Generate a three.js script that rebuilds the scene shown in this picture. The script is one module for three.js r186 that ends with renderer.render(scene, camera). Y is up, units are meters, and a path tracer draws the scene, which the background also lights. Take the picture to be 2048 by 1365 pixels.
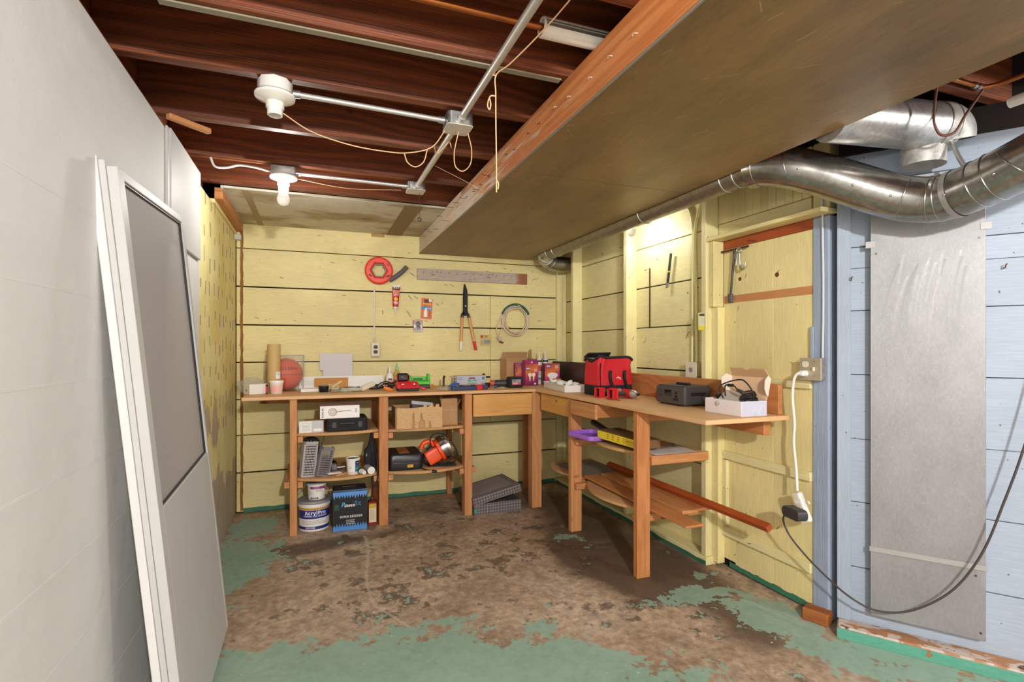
import * as THREE from 'three';
import { mergeGeometries } from 'three/addons/utils/BufferGeometryUtils.js';
import { RectAreaLightUniformsLib } from 'three/addons/lights/RectAreaLightUniformsLib.js';
RectAreaLightUniformsLib.init();

// ---------------------------------------------------------------- camera, light, exposure
const scene = new THREE.Scene();
scene.background = new THREE.Color(0x020202);
const camera = new THREE.PerspectiveCamera(2 * Math.atan(682.5 / 1046) * 180 / Math.PI, 2048 / 1365, 0.05, 30);
camera.position.set(0, 1.25, 0);
camera.rotation.y = -20.74 * Math.PI / 180;
camera.setViewOffset(2048, 1365, 0, -14, 2048, 1365);        // shifted lens: verticals stay upright
const renderer = new THREE.WebGLRenderer({ antialias: true });
renderer.toneMapping = THREE.LinearToneMapping;
renderer.toneMappingExposure = 1.25;
renderer.shadowMap.enabled = true;
const WARM = 0xfbf9f5;
function bulbLight(x, y, z, cd, radius = 2.0) {
  const l = new THREE.PointLight(WARM, cd, 0, 2);
  l.position.set(x, y, z); l.castShadow = true; l.shadow.radius = radius; l.shadow.mapSize.set(2048, 2048);
  scene.add(l); return l;
}
// bulbs of this basement: the bench lamp in view, one above the string beside the soffit, two more out of frame; the last is an added fill lamp
const LAMPS = [          // x, z, candela
  [-0.15, -3.0, 0.85],
  [2.0, -3.0, 0.45],
  [0.545, -0.3, 0.5],
  [3.0, 0.2, 5],
  [0.35, 1.35, 28],
];

// ---------------------------------------------------------------- helpers
let seed = 7;
const rnd = () => { seed = (seed * 1664525 + 1013904223) >>> 0; return seed / 4294967296; };
const rr = (a, b) => a + (b - a) * rnd();
const clamp = (x, a = 0, b = 1) => Math.min(b, Math.max(a, x));
const smooth = (a, b, x) => { const t = clamp((x - a) / (b - a)); return t * t * (3 - 2 * t); };
const lerp = (a, b, t) => a + (b - a) * t;
const hex = (h) => [(h >> 16) & 255, (h >> 8) & 255, h & 255];
const mix3 = (a, b, t) => [lerp(a[0], b[0], t), lerp(a[1], b[1], t), lerp(a[2], b[2], t)];
const V = (x, y, z) => new THREE.Vector3(x, y, z);

function noise(px, py) {                       // periodic value noise on a px by py lattice, u and v in 0..1
  const t = new Float32Array(px * py); for (let i = 0; i < t.length; i++) t[i] = rnd();
  return (u, v) => {
    let x = u * px, y = v * py; const xf = Math.floor(x), yf = Math.floor(y);
    let fx = x - xf, fy = y - yf; fx = fx * fx * (3 - 2 * fx); fy = fy * fy * (3 - 2 * fy);
    const x0 = ((xf % px) + px) % px, y0 = ((yf % py) + py) % py, x1 = (x0 + 1) % px, y1 = (y0 + 1) % py;
    const a = t[y0 * px + x0], b = t[y0 * px + x1], c = t[y1 * px + x0], d = t[y1 * px + x1];
    return a + (b - a) * fx + (c - a) * fy + (a - b - c + d) * fx * fy;
  };
}
function fbm(px, py, oct = 4, gain = 0.5) {
  const n = [], w = []; let g = 1, s = 0;
  for (let i = 0; i < oct; i++) { n.push(noise(px << i, py << i)); w.push(g); s += g; g *= gain; }
  return (u, v) => { let r = 0; for (let i = 0; i < oct; i++) r += n[i](u, v) * w[i]; return r / s; };
}
function tex(w, h, fn, { srgb = true, su = 1, sv = 1 } = {}) {     // su, sv: metres the picture covers
  const d = new Uint8Array(w * h * 4);
  for (let y = 0; y < h; y++) for (let x = 0; x < w; x++) {
    const c = fn((x + 0.5) / w, (y + 0.5) / h), i = (y * w + x) * 4;
    d[i] = clamp(c[0], 0, 255); d[i + 1] = clamp(c[1], 0, 255); d[i + 2] = clamp(c[2], 0, 255); d[i + 3] = 255;
  }
  return finish(new THREE.DataTexture(d, w, h), srgb, su, sv);
}
function finish(t, srgb, su, sv) {
  t.wrapS = t.wrapT = THREE.RepeatWrapping; t.magFilter = THREE.LinearFilter; t.minFilter = THREE.LinearMipmapLinearFilter;
  t.generateMipmaps = true; t.anisotropy = 8; if (srgb) t.colorSpace = THREE.SRGBColorSpace;
  t.repeat.set(1 / su, 1 / sv); t.needsUpdate = true; return t;
}
const grey = (v) => [v, v, v];

// geometry: everything carries position, normal, uv (uv in metres) and no index
function place(g, x = 0, y = 0, z = 0, r) {
  if (r) g.applyMatrix4(new THREE.Matrix4().makeRotationFromEuler(new THREE.Euler(r[0], r[1], r[2], r[3] || 'XYZ')));
  g.translate(x, y, z); return g;
}
function cb(w, h, d, x = 0, y = 0, z = 0, o = {}) {                // box with chamfered edges, centred on x, y, z
  const H = [w / 2, h / 2, d / 2], k = Math.min(o.k ?? 0.0015, H[0] * 0.6, H[1] * 0.6, H[2] * 0.6);
  const dims = [w, h, d], g = o.g ?? dims.indexOf(Math.max(w, h, d));
  const uo = o.uo || [rnd() * 7, rnd() * 7];
  const pos = [], nor = [], uv = [];
  const pt = (ax, s) => s.map((q, i) => q * (i === ax ? H[i] : H[i] - k));
  const put = (pts, out) => {
    const a = V(...pts[0]), b = V(...pts[1]), c = V(...pts[2]);
    const n = b.clone().sub(a).cross(c.clone().sub(a)).normalize(); const o3 = V(...out);
    if (n.dot(o3) < 0) { pts = pts.slice().reverse(); n.negate(); }
    const ab = [Math.abs(out[0]), Math.abs(out[1]), Math.abs(out[2])], ax = ab.indexOf(Math.max(...ab));
    const oth = [0, 1, 2].filter((i) => i !== ax); const U = oth.includes(g) ? g : oth[0], W = oth.find((i) => i !== U);
    const tri = pts.length === 4 ? [0, 1, 2, 0, 2, 3] : [0, 1, 2];
    for (const i of tri) { pos.push(...pts[i]); nor.push(n.x, n.y, n.z); uv.push(pts[i][U] + uo[0], pts[i][W] + uo[1]); }
  };
  for (let ax = 0; ax < 3; ax++) for (const s of [-1, 1]) {
    const [p, q] = [0, 1, 2].filter((i) => i !== ax), c = [];
    for (const [sp, sq] of [[-1, -1], [1, -1], [1, 1], [-1, 1]]) { const v = [0, 0, 0]; v[ax] = s; v[p] = sp; v[q] = sq; c.push(pt(ax, v)); }
    const out = [0, 0, 0]; out[ax] = s; put(c, out);
  }
  if (k > 0) {
    for (let i = 0; i < 3; i++) for (let j = i + 1; j < 3; j++) { const m = 3 - i - j;
      for (const si of [-1, 1]) for (const sj of [-1, 1]) {
        const a = [0, 0, 0]; a[i] = si; a[j] = sj; const lo = a.slice(), hi = a.slice(); lo[m] = -1; hi[m] = 1;
        const out = a.slice(); out[i] *= 1.01; put([pt(i, lo), pt(i, hi), pt(j, hi), pt(j, lo)], out); } }
    for (const a of [-1, 1]) for (const b of [-1, 1]) for (const c of [-1, 1]) put([pt(0, [a, b, c]), pt(1, [a, b, c]), pt(2, [a, b, c])], [a * 1.01, b, c]);
  }
  const G = new THREE.BufferGeometry();
  G.setAttribute('position', new THREE.Float32BufferAttribute(pos, 3));
  G.setAttribute('normal', new THREE.Float32BufferAttribute(nor, 3));
  G.setAttribute('uv', new THREE.Float32BufferAttribute(uv, 2));
  return place(G, x, y, z, o.r);
}
// box by its two corners
const bb = (x0, x1, y0, y1, z0, z1, o) => cb(Math.abs(x1 - x0), Math.abs(y1 - y0), Math.abs(z1 - z0), (x0 + x1) / 2, (y0 + y1) / 2, (z0 + z1) / 2, o);
function flat(g, su = 1, sv = 1) {                                  // normalise a stock geometry
  g = g.index ? g.toNonIndexed() : g; for (const k of Object.keys(g.attributes)) if (!['position', 'normal', 'uv'].includes(k)) g.deleteAttribute(k);
  if (su !== 1 || sv !== 1) { const a = g.attributes.uv; for (let i = 0; i < a.count; i++) a.setXY(i, a.getX(i) * su, a.getY(i) * sv); }
  g.morphAttributes = {}; return g;
}
function cyl(r0, r1, h, x = 0, y = 0, z = 0, o = {}) {              // r0 top, r1 bottom, along y
  return place(flat(new THREE.CylinderGeometry(r0, r1, h, o.s ?? 20, 1, o.open ?? false, o.a0 ?? 0, o.al ?? Math.PI * 2), 2 * Math.PI * r1, h), x, y, z, o.r);
}
function sph(r, x, y, z, o = {}) { const g = flat(new THREE.SphereGeometry(r, o.s ?? 20, o.t ?? 14)); if (o.sc) g.scale(...o.sc); return place(g, x, y, z, o.r); }
function tor(R, r, x, y, z, o = {}) { return place(flat(new THREE.TorusGeometry(R, r, o.s ?? 8, o.t ?? 28, o.arc ?? Math.PI * 2)), x, y, z, o.r); }
function lathe(p, s = 24, x = 0, y = 0, z = 0, r) { return place(flat(new THREE.LatheGeometry(p.map((q) => new THREE.Vector2(q[0], q[1])), s)), x, y, z, r); }
function tube(p, r, o = {}) {
  const pts = p.map((q) => V(...q)), c = o.straight ? new THREE.CurvePath() : new THREE.CatmullRomCurve3(pts, o.closed || false, 'centripetal');
  if (o.straight) for (let i = 1; i < pts.length; i++) c.add(new THREE.LineCurve3(pts[i - 1], pts[i]));
  const n = o.n ?? Math.max(4, pts.length * 6), L = c.getLength();
  const g = [flat(new THREE.TubeGeometry(c, n, r, o.s ?? 7, o.closed || false), L, 2 * Math.PI * r)];
  if (!o.closed && o.caps !== false) for (const e of [0, 1]) {       // closed ends
    const d = new THREE.CircleGeometry(r, o.s ?? 7), t = c.getTangent(e).multiplyScalar(e ? 1 : -1);
    d.applyQuaternion(new THREE.Quaternion().setFromUnitVectors(V(0, 0, 1), t)); const q = c.getPoint(e); d.translate(q.x, q.y, q.z); g.push(flat(d));
  }
  return merge(g);
}
function extr(pts, depth, o = {}) {                                  // outline in xy, thickness along z from 0
  const s = pts instanceof THREE.Shape ? pts : new THREE.Shape(pts.map((q) => new THREE.Vector2(q[0], q[1])));
  for (const hl of o.holes || []) s.holes.push(new THREE.Path(hl.map((q) => new THREE.Vector2(q[0], q[1]))));
  const b = o.b ?? 0.001;
  const g = flat(new THREE.ExtrudeGeometry(s, { depth: Math.max(1e-4, depth - 2 * b), bevelEnabled: b > 0, bevelThickness: b, bevelSize: b, bevelOffset: -b, bevelSegments: o.bs ?? 1, curveSegments: o.cs ?? 10 }));
  g.translate(0, 0, b); return place(g, o.x || 0, o.y || 0, o.z || 0, o.r);
}
function rrect(w, h, r, n = 4) {                                      // rounded rectangle outline
  const p = []; for (const [cx, cy, a] of [[w / 2 - r, h / 2 - r, 0], [-w / 2 + r, h / 2 - r, 1], [-w / 2 + r, -h / 2 + r, 2], [w / 2 - r, -h / 2 + r, 3]])
    for (let i = 0; i <= n; i++) { const t = (a + i / n) * Math.PI / 2; p.push([cx + r * Math.cos(t), cy + r * Math.sin(t)]); }
  return p;
}
const merge = (l) => (l.length === 1 ? l[0] : mergeGeometries(l, false));
function reuv(g, f) { const p = g.attributes.position, n = g.attributes.normal, u = g.attributes.uv; for (let i = 0; i < p.count; i++) { const q = f(p.getX(i), p.getY(i), p.getZ(i), n.getX(i), n.getY(i), n.getZ(i)); u.setXY(i, q[0], q[1]); } return g; }
function warp(g, f) { const p = g.attributes.position; for (let i = 0; i < p.count; i++) { const q = f(p.getX(i), p.getY(i), p.getZ(i)); p.setXYZ(i, q[0], q[1], q[2]); } g.computeVertexNormals(); return g; }

const used = new Map();
function numbered(n) { const k = used.get(n) || 0; used.set(n, k + 1); return k ? `${n}_${String(k).padStart(3, '0')}` : n; }
function mesh(name, geo, mat, parent) {
  const m = new THREE.Mesh(Array.isArray(geo) ? merge(geo) : geo, mat); m.name = name; m.castShadow = m.receiveShadow = true; parent.add(m); return m;
}
function thing(name, label, category, at = [0, 0, 0], turn = 0, group) {
  const o = new THREE.Group(); o.name = numbered(name); o.position.set(...at); o.rotation.y = turn; scene.add(o);
  o.userData = { label, category }; if (group) o.userData.group = group; return o;
}
function one(name, label, category, geo, mat, at = [0, 0, 0], turn = 0, group) {    // a thing of one mesh
  const m = mesh(numbered(name), geo, mat, scene); m.position.set(...at); m.rotation.y = turn; m.userData = { label, category }; if (group) m.userData.group = group; return m;
}
function setting(name) { const o = new THREE.Group(); o.name = name; o.userData.kind = 'structure'; scene.add(o); return o; }
const mat = (c, r = 0.7, m = 0, o = {}) => new THREE.MeshStandardMaterial({ color: c, roughness: r, metalness: m, ...o });
const phys = (o) => new THREE.MeshPhysicalMaterial(o);
function canvas(w, h, draw) {
  const c = document.createElement('canvas'); c.width = w; c.height = h; const g = c.getContext('2d'); draw(g, w, h);
  const t = new THREE.CanvasTexture(c); t.colorSpace = THREE.SRGBColorSpace; t.magFilter = THREE.LinearFilter; t.anisotropy = 4; return t;
}
// printed sheet w by h standing at a place, facing +z before it is turned
function printed(name, w, h, px, draw, parent, at, r = [0, 0, 0], rough = 0.6, th = 0.0006) {
  const t = canvas(px, Math.max(8, Math.round(px * h / w)), draw);
  const g = new THREE.PlaneGeometry(w, h); const s = merge([flat(g), place(flat(new THREE.PlaneGeometry(w, h)), 0, 0, -th, [0, Math.PI, 0])]);
  return mesh(name, place(s, at[0], at[1], at[2], r), new THREE.MeshStandardMaterial({ map: t, roughness: rough }), parent);
}
function wrapped(name, r0, r1, h, px, draw, parent, at, a0, al, rough = 0.5) {         // print on a round wall
  const t = canvas(px, Math.max(8, Math.round(px * h / (al * r1))), draw);
  return mesh(name, place(flat(new THREE.CylinderGeometry(r0, r1, h, 24, 1, true, a0, al)), ...at), new THREE.MeshStandardMaterial({ map: t, roughness: rough, side: THREE.DoubleSide }), parent);
}
function text(g, s, x, y, size, col, font = 'sans-serif', weight = 'bold', align = 'center', w) {
  g.fillStyle = col; g.font = `${weight} ${size}px ${font}`; g.textAlign = align; g.textBaseline = 'middle'; w ? g.fillText(s, x, y, w) : g.fillText(s, x, y);
}
const fill = (g, c, x, y, w, h) => { g.fillStyle = c; g.fillRect(x, y, w, h); };
function lines(g, x, y, w, n, dy, th, col) { g.fillStyle = col; for (let i = 0; i < n; i++) g.fillRect(x, y + i * dy, w * (0.7 + 0.3 * rnd()), th); }

// ---------------------------------------------------------------- materials
function woodTex(a, b, { w = 1024, h = 512, su = 1.6, sv = 0.4, rings = 9, knots = 3, wob = 1.2, fine = 0.35, contrast = 0.5 } = {}) {
  const n1 = fbm(2, 3, 3), n2 = noise(24, 220), n3 = fbm(3, 8, 3), A = hex(a), B = hex(b);
  const ks = Array.from({ length: knots }, () => [rnd(), rnd(), rr(0.008, 0.016)]);
  return tex(w, h, (u, v) => {
    let vv = v, dark = 0;
    for (const [kx, ky, kr] of ks) { let dx = (u - kx); dx -= Math.round(dx); let dy = v - ky; dy -= Math.round(dy); dx *= su; dy *= sv; const d = Math.hypot(dx * 0.6, dy); vv += 0.02 * Math.exp(-d * d / (kr * kr * 4)) * Math.sign(dy); dark += Math.exp(-Math.pow(d / kr, 4)) * 0.9; }
    const q = 0.5 + 0.5 * Math.sin((vv * rings + n1(u, v) * wob * 3) * Math.PI * 2);
    const t = contrast * (q * 0.55 + 0.25 * n3(u, v)) + fine * (n2(u, v) - 0.25);
    return mix3(mix3(A, B, clamp(t)), [60, 28, 12], clamp(dark) * 0.75);
  }, { su, sv });
}
function paintTex(base, { specks = 70, chips = 14, chip = [110, 70, 40], su = 1.3, sv = 1.3, blotch = 0.06, w = 1024, wear = 0 } = {}) {
  const B = hex(base), n1 = fbm(4, 4, 4), n2 = noise(30, 400), n3 = fbm(10, 16, 4), spots = [];
  for (let i = 0; i < specks; i++) spots.push([rnd(), rnd(), rr(0.0012, 0.0035) / su, 1, rr(0, 6.3)]);
  for (let i = 0; i < chips; i++) spots.push([rnd(), rnd(), rr(0.0015, 0.003) / su, rr(3, 8), rr(-0.6, 0.9)]);
  const cell = new Map(); for (const s of spots) { const k = Math.floor(s[0] * 32) + ',' + Math.floor(s[1] * 32); if (!cell.has(k)) cell.set(k, []); cell.get(k).push(s); }
  return tex(w, w, (u, v) => {
    const f = 1 + blotch * (n1(u, v) - 0.5) * 2 + 0.03 * (n2(u, v) - 0.5) * 2; let c = [B[0] * f, B[1] * f, B[2] * (f - 0.02 * (n1(v, u) - 0.5))];
    if (wear) { const q = n3(u, v); c = mix3(c, chip, smooth(0.74 - wear, 0.78 - wear, q) * 0.8); }
    const ci = Math.floor(u * 32), cj = Math.floor(v * 32);
    for (let a = -1; a <= 1; a++) for (let b = -1; b <= 1; b++) { const l = cell.get(((ci + a + 32) % 32) + ',' + ((cj + b + 32) % 32)); if (!l) continue;
      for (const [x, y, r, e, an] of l) { let dx = u - x; dx -= Math.round(dx); let dy = v - y; dy -= Math.round(dy); const X = dx * Math.cos(an) + dy * Math.sin(an), Y = -dx * Math.sin(an) + dy * Math.cos(an); const d = Math.hypot(X / e, Y) / r; if (d < 1) c = mix3(c, chip, 0.85 * (1 - d * d * 0.4)); } }
    return c;
  }, { su, sv });
}
const bumpTex = (px, py, oct, su, sv, gain = 0.5, w = 512) => { const n = fbm(px, py, oct, gain); return tex(w, w, (u, v) => grey(255 * n(u, v)), { srgb: false, su, sv }); };
const T = {};
T.grain = bumpTex(4, 128, 2, 0.8, 0.4);
T.plasterB = bumpTex(12, 12, 5, 0.9, 0.9, 0.6);
T.firA = woodTex(0xd09560, 0xa5673a, { rings: 8 });
T.firB = woodTex(0xc68650, 0x97592e, { rings: 5, wob: 1.8 });
T.top = woodTex(0xdcb182, 0xc08b56, { rings: 4, wob: 2, contrast: 0.4, knots: 0 });
T.maple = woodTex(0xd9a45c, 0xbb7f3c, { rings: 3, wob: 1.5, contrast: 0.4, knots: 2 });
T.joist = woodTex(0x88441e, 0x3c1a0a, { rings: 10, contrast: 0.7, knots: 4, su: 2, sv: 0.5 });
T.mdf = (() => { const n = fbm(40, 40, 3), m = fbm(4, 4, 3); return tex(512, 512, (u, v) => { const f = 0.9 + 0.12 * n(u, v) + 0.1 * m(u, v); return [196 * f, 152 * f, 102 * f]; }, { su: 0.5, sv: 0.5 }); })();
T.yellow = paintTex(0xe0d296, { specks: 60, chips: 16 });
T.yellowB = paintTex(0xe0d69f, { specks: 60, chips: 20 });
T.blue = paintTex(0x9ba8b8, { specks: 60, chips: 8, chip: [70, 68, 70] });
T.white = (() => { const n = fbm(5, 5, 5), m = fbm(3, 30, 3); return tex(1024, 1024, (u, v) => { const f = 0.955 + 0.06 * n(u, v) + 0.02 * m(u, v); return [206 * f, 206 * f, 204 * f]; }, { su: 1.8, sv: 1.8 }); })();
T.hard = (() => { const a = fbm(3, 20, 4), b = fbm(60, 200, 2), c = fbm(5, 6, 4), sc = []; for (let i = 0; i < 90; i++) sc.push([rnd(), rnd(), rr(-0.9, 0.9), rr(0.004, 0.022)]);
  return tex(1024, 1024, (u, v) => { let f = 0.72 + 0.26 * a(u, v) + 0.12 * (b(u, v) - 0.5) + 0.3 * (c(u, v) - 0.5); let k = [150 * f, 120 * f, 75 * f];
    for (const [x, y, an, L] of sc) { const dx = u - x, dy = v - y; if (Math.abs(dx) > 0.03 || Math.abs(dy) > 0.03) continue; const X = dx * Math.cos(an) + dy * Math.sin(an), Y = -dx * Math.sin(an) + dy * Math.cos(an); if (Math.abs(X) < L && Math.abs(Y) < 0.0007) k = mix3(k, [205, 180, 130], 0.55); }
    return k; }, { su: 1.9, sv: 1.9 }); })();
T.galv = (() => { const a = fbm(5, 5, 4), cells = Array.from({ length: 900 }, () => [rnd(), rnd(), rnd()]); const G = new Map(); cells.forEach((c) => { const k = Math.floor(c[0] * 24) + ',' + Math.floor(c[1] * 24); (G.get(k) || G.set(k, []).get(k)).push(c); });
  return tex(512, 512, (u, v) => { let best = 9, val = 0.5; const i = Math.floor(u * 24), j = Math.floor(v * 24); for (let p = -1; p <= 1; p++) for (let q = -1; q <= 1; q++) for (const c of G.get(((i + p + 24) % 24) + ',' + ((j + q + 24) % 24)) || []) { let dx = u - c[0]; dx -= Math.round(dx); let dy = v - c[1]; dy -= Math.round(dy); const d = dx * dx + dy * dy; if (d < best) { best = d; val = c[2]; } }
    const f = 0.86 + 0.12 * val + 0.16 * (a(u, v) - 0.5); return [205 * f, 205 * f, 203 * f]; }, { su: 0.35, sv: 0.35 }); })();
T.galvR = bumpTex(8, 8, 4, 0.5, 0.5);
T.card = (() => { const a = fbm(6, 40, 3), b = fbm(50, 50, 2); return tex(256, 256, (u, v) => { const f = 0.92 + 0.08 * a(u, v) + 0.06 * b(u, v); return [190 * f, 148 * f, 104 * f]; }, { su: 0.4, sv: 0.4 }); })();

// painted concrete floor: bare brown cement, darker patches mostly along the bench, green paint left in flakes
const FX0 = -0.6, FZ0 = -4.5, FS = 3.5;
T.floor = (() => {
  const a = fbm(6, 6, 6, 0.6), b = fbm(150, 150, 3, 0.7), c = fbm(13, 15, 6, 0.62), d = fbm(44, 40, 5, 0.66), e = fbm(4, 4, 4), s = fbm(24, 90, 4, 0.6);
  const green = [ // x, z, rx, rz, weight
    [-0.25, -2.15, 0.55, 0.24, 1.0], [0.35, -2.05, 0.42, 0.2, 0.75], [0.75, -1.85, 0.35, 0.22, 0.8], [0.2, -1.7, 1.0, 0.35, 0.7], [-0.42, -3.68, 0.2, 0.35, 0.85], [-0.36, -4.2, 0.28, 0.2, 0.55], [-0.42, -3.0, 0.12, 0.3, 0.45], [-0.33, -3.3, 0.14, 0.12, 0.55],
    [0.62, -2.36, 0.16, 0.05, 0.5], [1.78, -2.16, 0.16, 0.09, 0.75], [1.98, -1.85, 0.15, 0.24, 0.9], [2.0, -2.33, 0.1, 0.08, 0.75], [2.1, -1.5, 0.2, 0.14, 0.75], [2.25, -1.25, 0.3, 0.2, 0.7], [1.56, -3.12, 0.09, 0.07, 0.6], [1.02, -2.33, 0.09, 0.04, 0.35], [0.3, -3.46, 0.3, 0.06, 0.3], [0.75, -3.6, 0.25, 0.06, 0.28], [1.2, -1.6, 0.3, 0.16, 0.45]];
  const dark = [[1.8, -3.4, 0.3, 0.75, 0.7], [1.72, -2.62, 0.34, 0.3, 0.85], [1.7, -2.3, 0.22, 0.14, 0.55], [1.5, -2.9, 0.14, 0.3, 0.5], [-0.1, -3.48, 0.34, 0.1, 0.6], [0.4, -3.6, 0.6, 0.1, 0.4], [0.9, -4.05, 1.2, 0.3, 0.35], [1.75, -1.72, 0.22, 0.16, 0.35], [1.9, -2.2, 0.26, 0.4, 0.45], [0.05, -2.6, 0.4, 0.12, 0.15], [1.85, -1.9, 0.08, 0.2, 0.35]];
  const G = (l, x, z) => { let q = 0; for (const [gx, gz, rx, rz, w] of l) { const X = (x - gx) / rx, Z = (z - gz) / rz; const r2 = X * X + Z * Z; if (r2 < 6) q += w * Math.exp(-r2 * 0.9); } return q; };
  const chips = []; for (let i = 0; i < 220; i++) chips.push([rnd(), rnd(), rr(0.0006, 0.0016)]);
  const cg = new Map(); chips.forEach((q) => { const k = Math.floor(q[0] * 40) + ',' + Math.floor(q[1] * 40); (cg.get(k) || cg.set(k, []).get(k)).push(q); });
  return tex(2048, 2048, (u, v) => {
    const x = FX0 + u * FS, z = FZ0 + v * FS, na = a(u, v), nb = b(u, v), nc = c(u, v), nd = d(u, v), ne = e(u, v);
    let k = mix3([136, 114, 92], [182, 161, 138], smooth(0.32, 0.68, na * 0.45 + nc * 0.25 + nd * 0.3)); k = mix3(k, [150, 116, 76], 0.35 * smooth(0.5, 0.75, ne));
    const f = 0.78 + 0.46 * nb; k = [k[0] * f, k[1] * f, k[2] * f];
    k = mix3(k, [58, 44, 34], 0.55 * smooth(0.56, 0.66, nd * 0.65 + nc * 0.35));                      // scuffed grime
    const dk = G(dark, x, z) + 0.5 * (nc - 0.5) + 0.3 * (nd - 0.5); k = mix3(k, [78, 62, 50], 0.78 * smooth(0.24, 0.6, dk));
    const pale = 0.6 * smooth(0.6, 0.75, s(u, v) * 0.5 + nc * 0.5); k = mix3(k, [176, 160, 142], pale * 0.4);
    const cx = 0.29 + 0.03 * Math.sin(z * 5) + 0.02 * (nd - 0.5) + (z > -2.6 ? (z + 2.6) * 0.35 : 0); if (z > -3.6 && z < -2.3 && Math.abs(x - cx) < 0.006 + 0.006 * nb) k = mix3(k, [190, 178, 160], 0.6);
    const g = G(green, x, z) + 0.95 * (nc - 0.5) + 1.25 * (nd - 0.5) + 0.6 * (nb - 0.5) - 0.02; const m = smooth(0.45, 0.49, g);
    const gc = mix3([118, 150, 130], [152, 180, 164], na); k = mix3(k, [gc[0] * (0.93 + 0.1 * nb), gc[1] * (0.93 + 0.1 * nb), gc[2] * (0.93 + 0.1 * nb)], m * 0.93);
    const ci = Math.floor(u * 40), cj = Math.floor(v * 40); for (const [px, py, r] of cg.get(ci + ',' + cj) || []) { const q = Math.hypot(u - px, (v - py) * (1 + 0.6 * nb)); if (q < r) k = mix3(k, [210, 204, 190], 0.8); }
    return k;
  }, { su: 1, sv: 1 });
})();
T.floor.wrapS = T.floor.wrapT = THREE.MirroredRepeatWrapping;
T.floorB = bumpTex(60, 60, 4, 1, 1, 0.6);
// left block wall in yellow: bare tan dabs where notices and glue came off, plaster fallen away low down
T.dabs = (() => {
  const n = fbm(6, 8, 5, 0.55), f = fbm(40, 40, 3), R = [];
  for (let i = 0; i < 10; i++) for (let j = 0; j < 9; j++) R.push([0.03 + i * 0.15 + rr(-0.035, 0.035), 0.78 + j * 0.16 + rr(-0.03, 0.03), rr(0.01, 0.022), rr(0.022, 0.042), rr(-0.1, 0.1)]);
  for (let i = 0; i < 34; i++) R.push([rr(0, 1.5), rr(0.6, 1.6), rr(0.002, 0.004), rr(0.02, 0.05), rr(-0.4, 0.4)]);
  return tex(1024, 1024, (u, v) => {
    const z = u * 1.5, y = v * 2.2, q = n(u, v), w = 0.95 + 0.08 * f(u, v); let k = mix3([228, 218, 156], [222, 204, 130], smooth(0.35, 0.65, q));
    k = [k[0] * w, k[1] * w, k[2] * w];
    for (const [rz, ry, a, b, an] of R) { const dz = z - rz, dy = y - ry; if (Math.abs(dy) > 0.06 || Math.abs(dz) > 0.06) continue; const X = dz + dy * an, j = 0.004 * (f(u * 3, v * 3) - 0.5); if (Math.abs(X) < a + j && Math.abs(dy) < b + j) k = [176 * w, 152 * w, 120 * w]; }
    const p = smooth(0.56, 0.6, q + 0.42 * (0.72 - y) + 0.1 * (f(u, v) - 0.5)); if (y < 1.15) k = mix3(k, mix3([156, 140, 126], [186, 172, 158], f(v, u)), p * 0.9);
    return k;
  }, { su: 1.5, sv: 2.2 });
})();
// long side board of the soffit: bare fir near the room, old white paint wearing off toward the back wall
T.side = (() => { const n = fbm(6, 8, 5, 0.55), g = noise(30, 120), w1 = fbm(2, 3, 3);
  return tex(2048, 128, (u, v) => { const z = u * 6; const q = 0.5 + 0.5 * Math.sin((v * 3 + w1(u * 2, v) * 4) * 6.28); let k = mix3([214, 140, 80], [178, 100, 50], 0.5 * q + 0.5 * g(u * 3, v) - 0.1);
    const m = smooth(0.46, 0.56, n(u * 4, v) * 0.7 + 0.35 * g(u, v) + 0.22 * (1.7 - z)); return mix3(k, [206, 200, 188], clamp(m) * 0.9); }, { su: 6, sv: 0.16 }); })();

T.panel = (() => { const a = fbm(4, 12, 4), f = fbm(60, 120, 2), sp = []; for (let i = 0; i < 700; i++) sp.push([rnd(), rnd() * 0.8, rr(0.002, 0.005)]); const gq = new Map(); sp.forEach((q) => { const k = Math.floor(q[0] * 12) + ',' + Math.floor(q[1] * 40); (gq.get(k) || gq.set(k, []).get(k)).push(q); });
  const sc = Array.from({ length: 16 }, (_, i) => [0.2 + i * 0.042 + rr(-0.02, 0.02), rr(0.72, 0.8), rr(0.12, 0.2), rr(0.3, 0.8), rnd() < 0.5]);
  return tex(512, 1024, (u, v) => { const w = 0.93 + 0.1 * (a(u, v) - 0.5) + 0.08 * (f(u, v) - 0.5); let k = [176 * w, 175 * w, 174 * w]; const ci = Math.floor(u * 12), cj = Math.floor(v * 40); for (let p = -1; p <= 1; p++) for (let q = -1; q <= 1; q++) for (const [x, y, r] of gq.get((ci + p) + ',' + (cj + q)) || []) { const d = Math.hypot(u - x, (v - y) * 4.2); if (d < r) k = mix3(k, [206, 205, 202], 0.6); }
    for (const [x, y, L, cu, dk] of sc) { const t = (v - (y - L)) / L; if (t < 0 || t > 1) continue; const X = x + cu * 0.18 * t * t - 0.05; if (Math.abs(u - X) < 0.007 + 0.012 * f(u * 2, v)) k = mix3(k, dk ? [128, 127, 128] : [200, 199, 198], 0.4 * t * (0.4 + f(u, v))); }
    return k; }, { su: 0.37, sv: 1.6 }); })();
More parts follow.
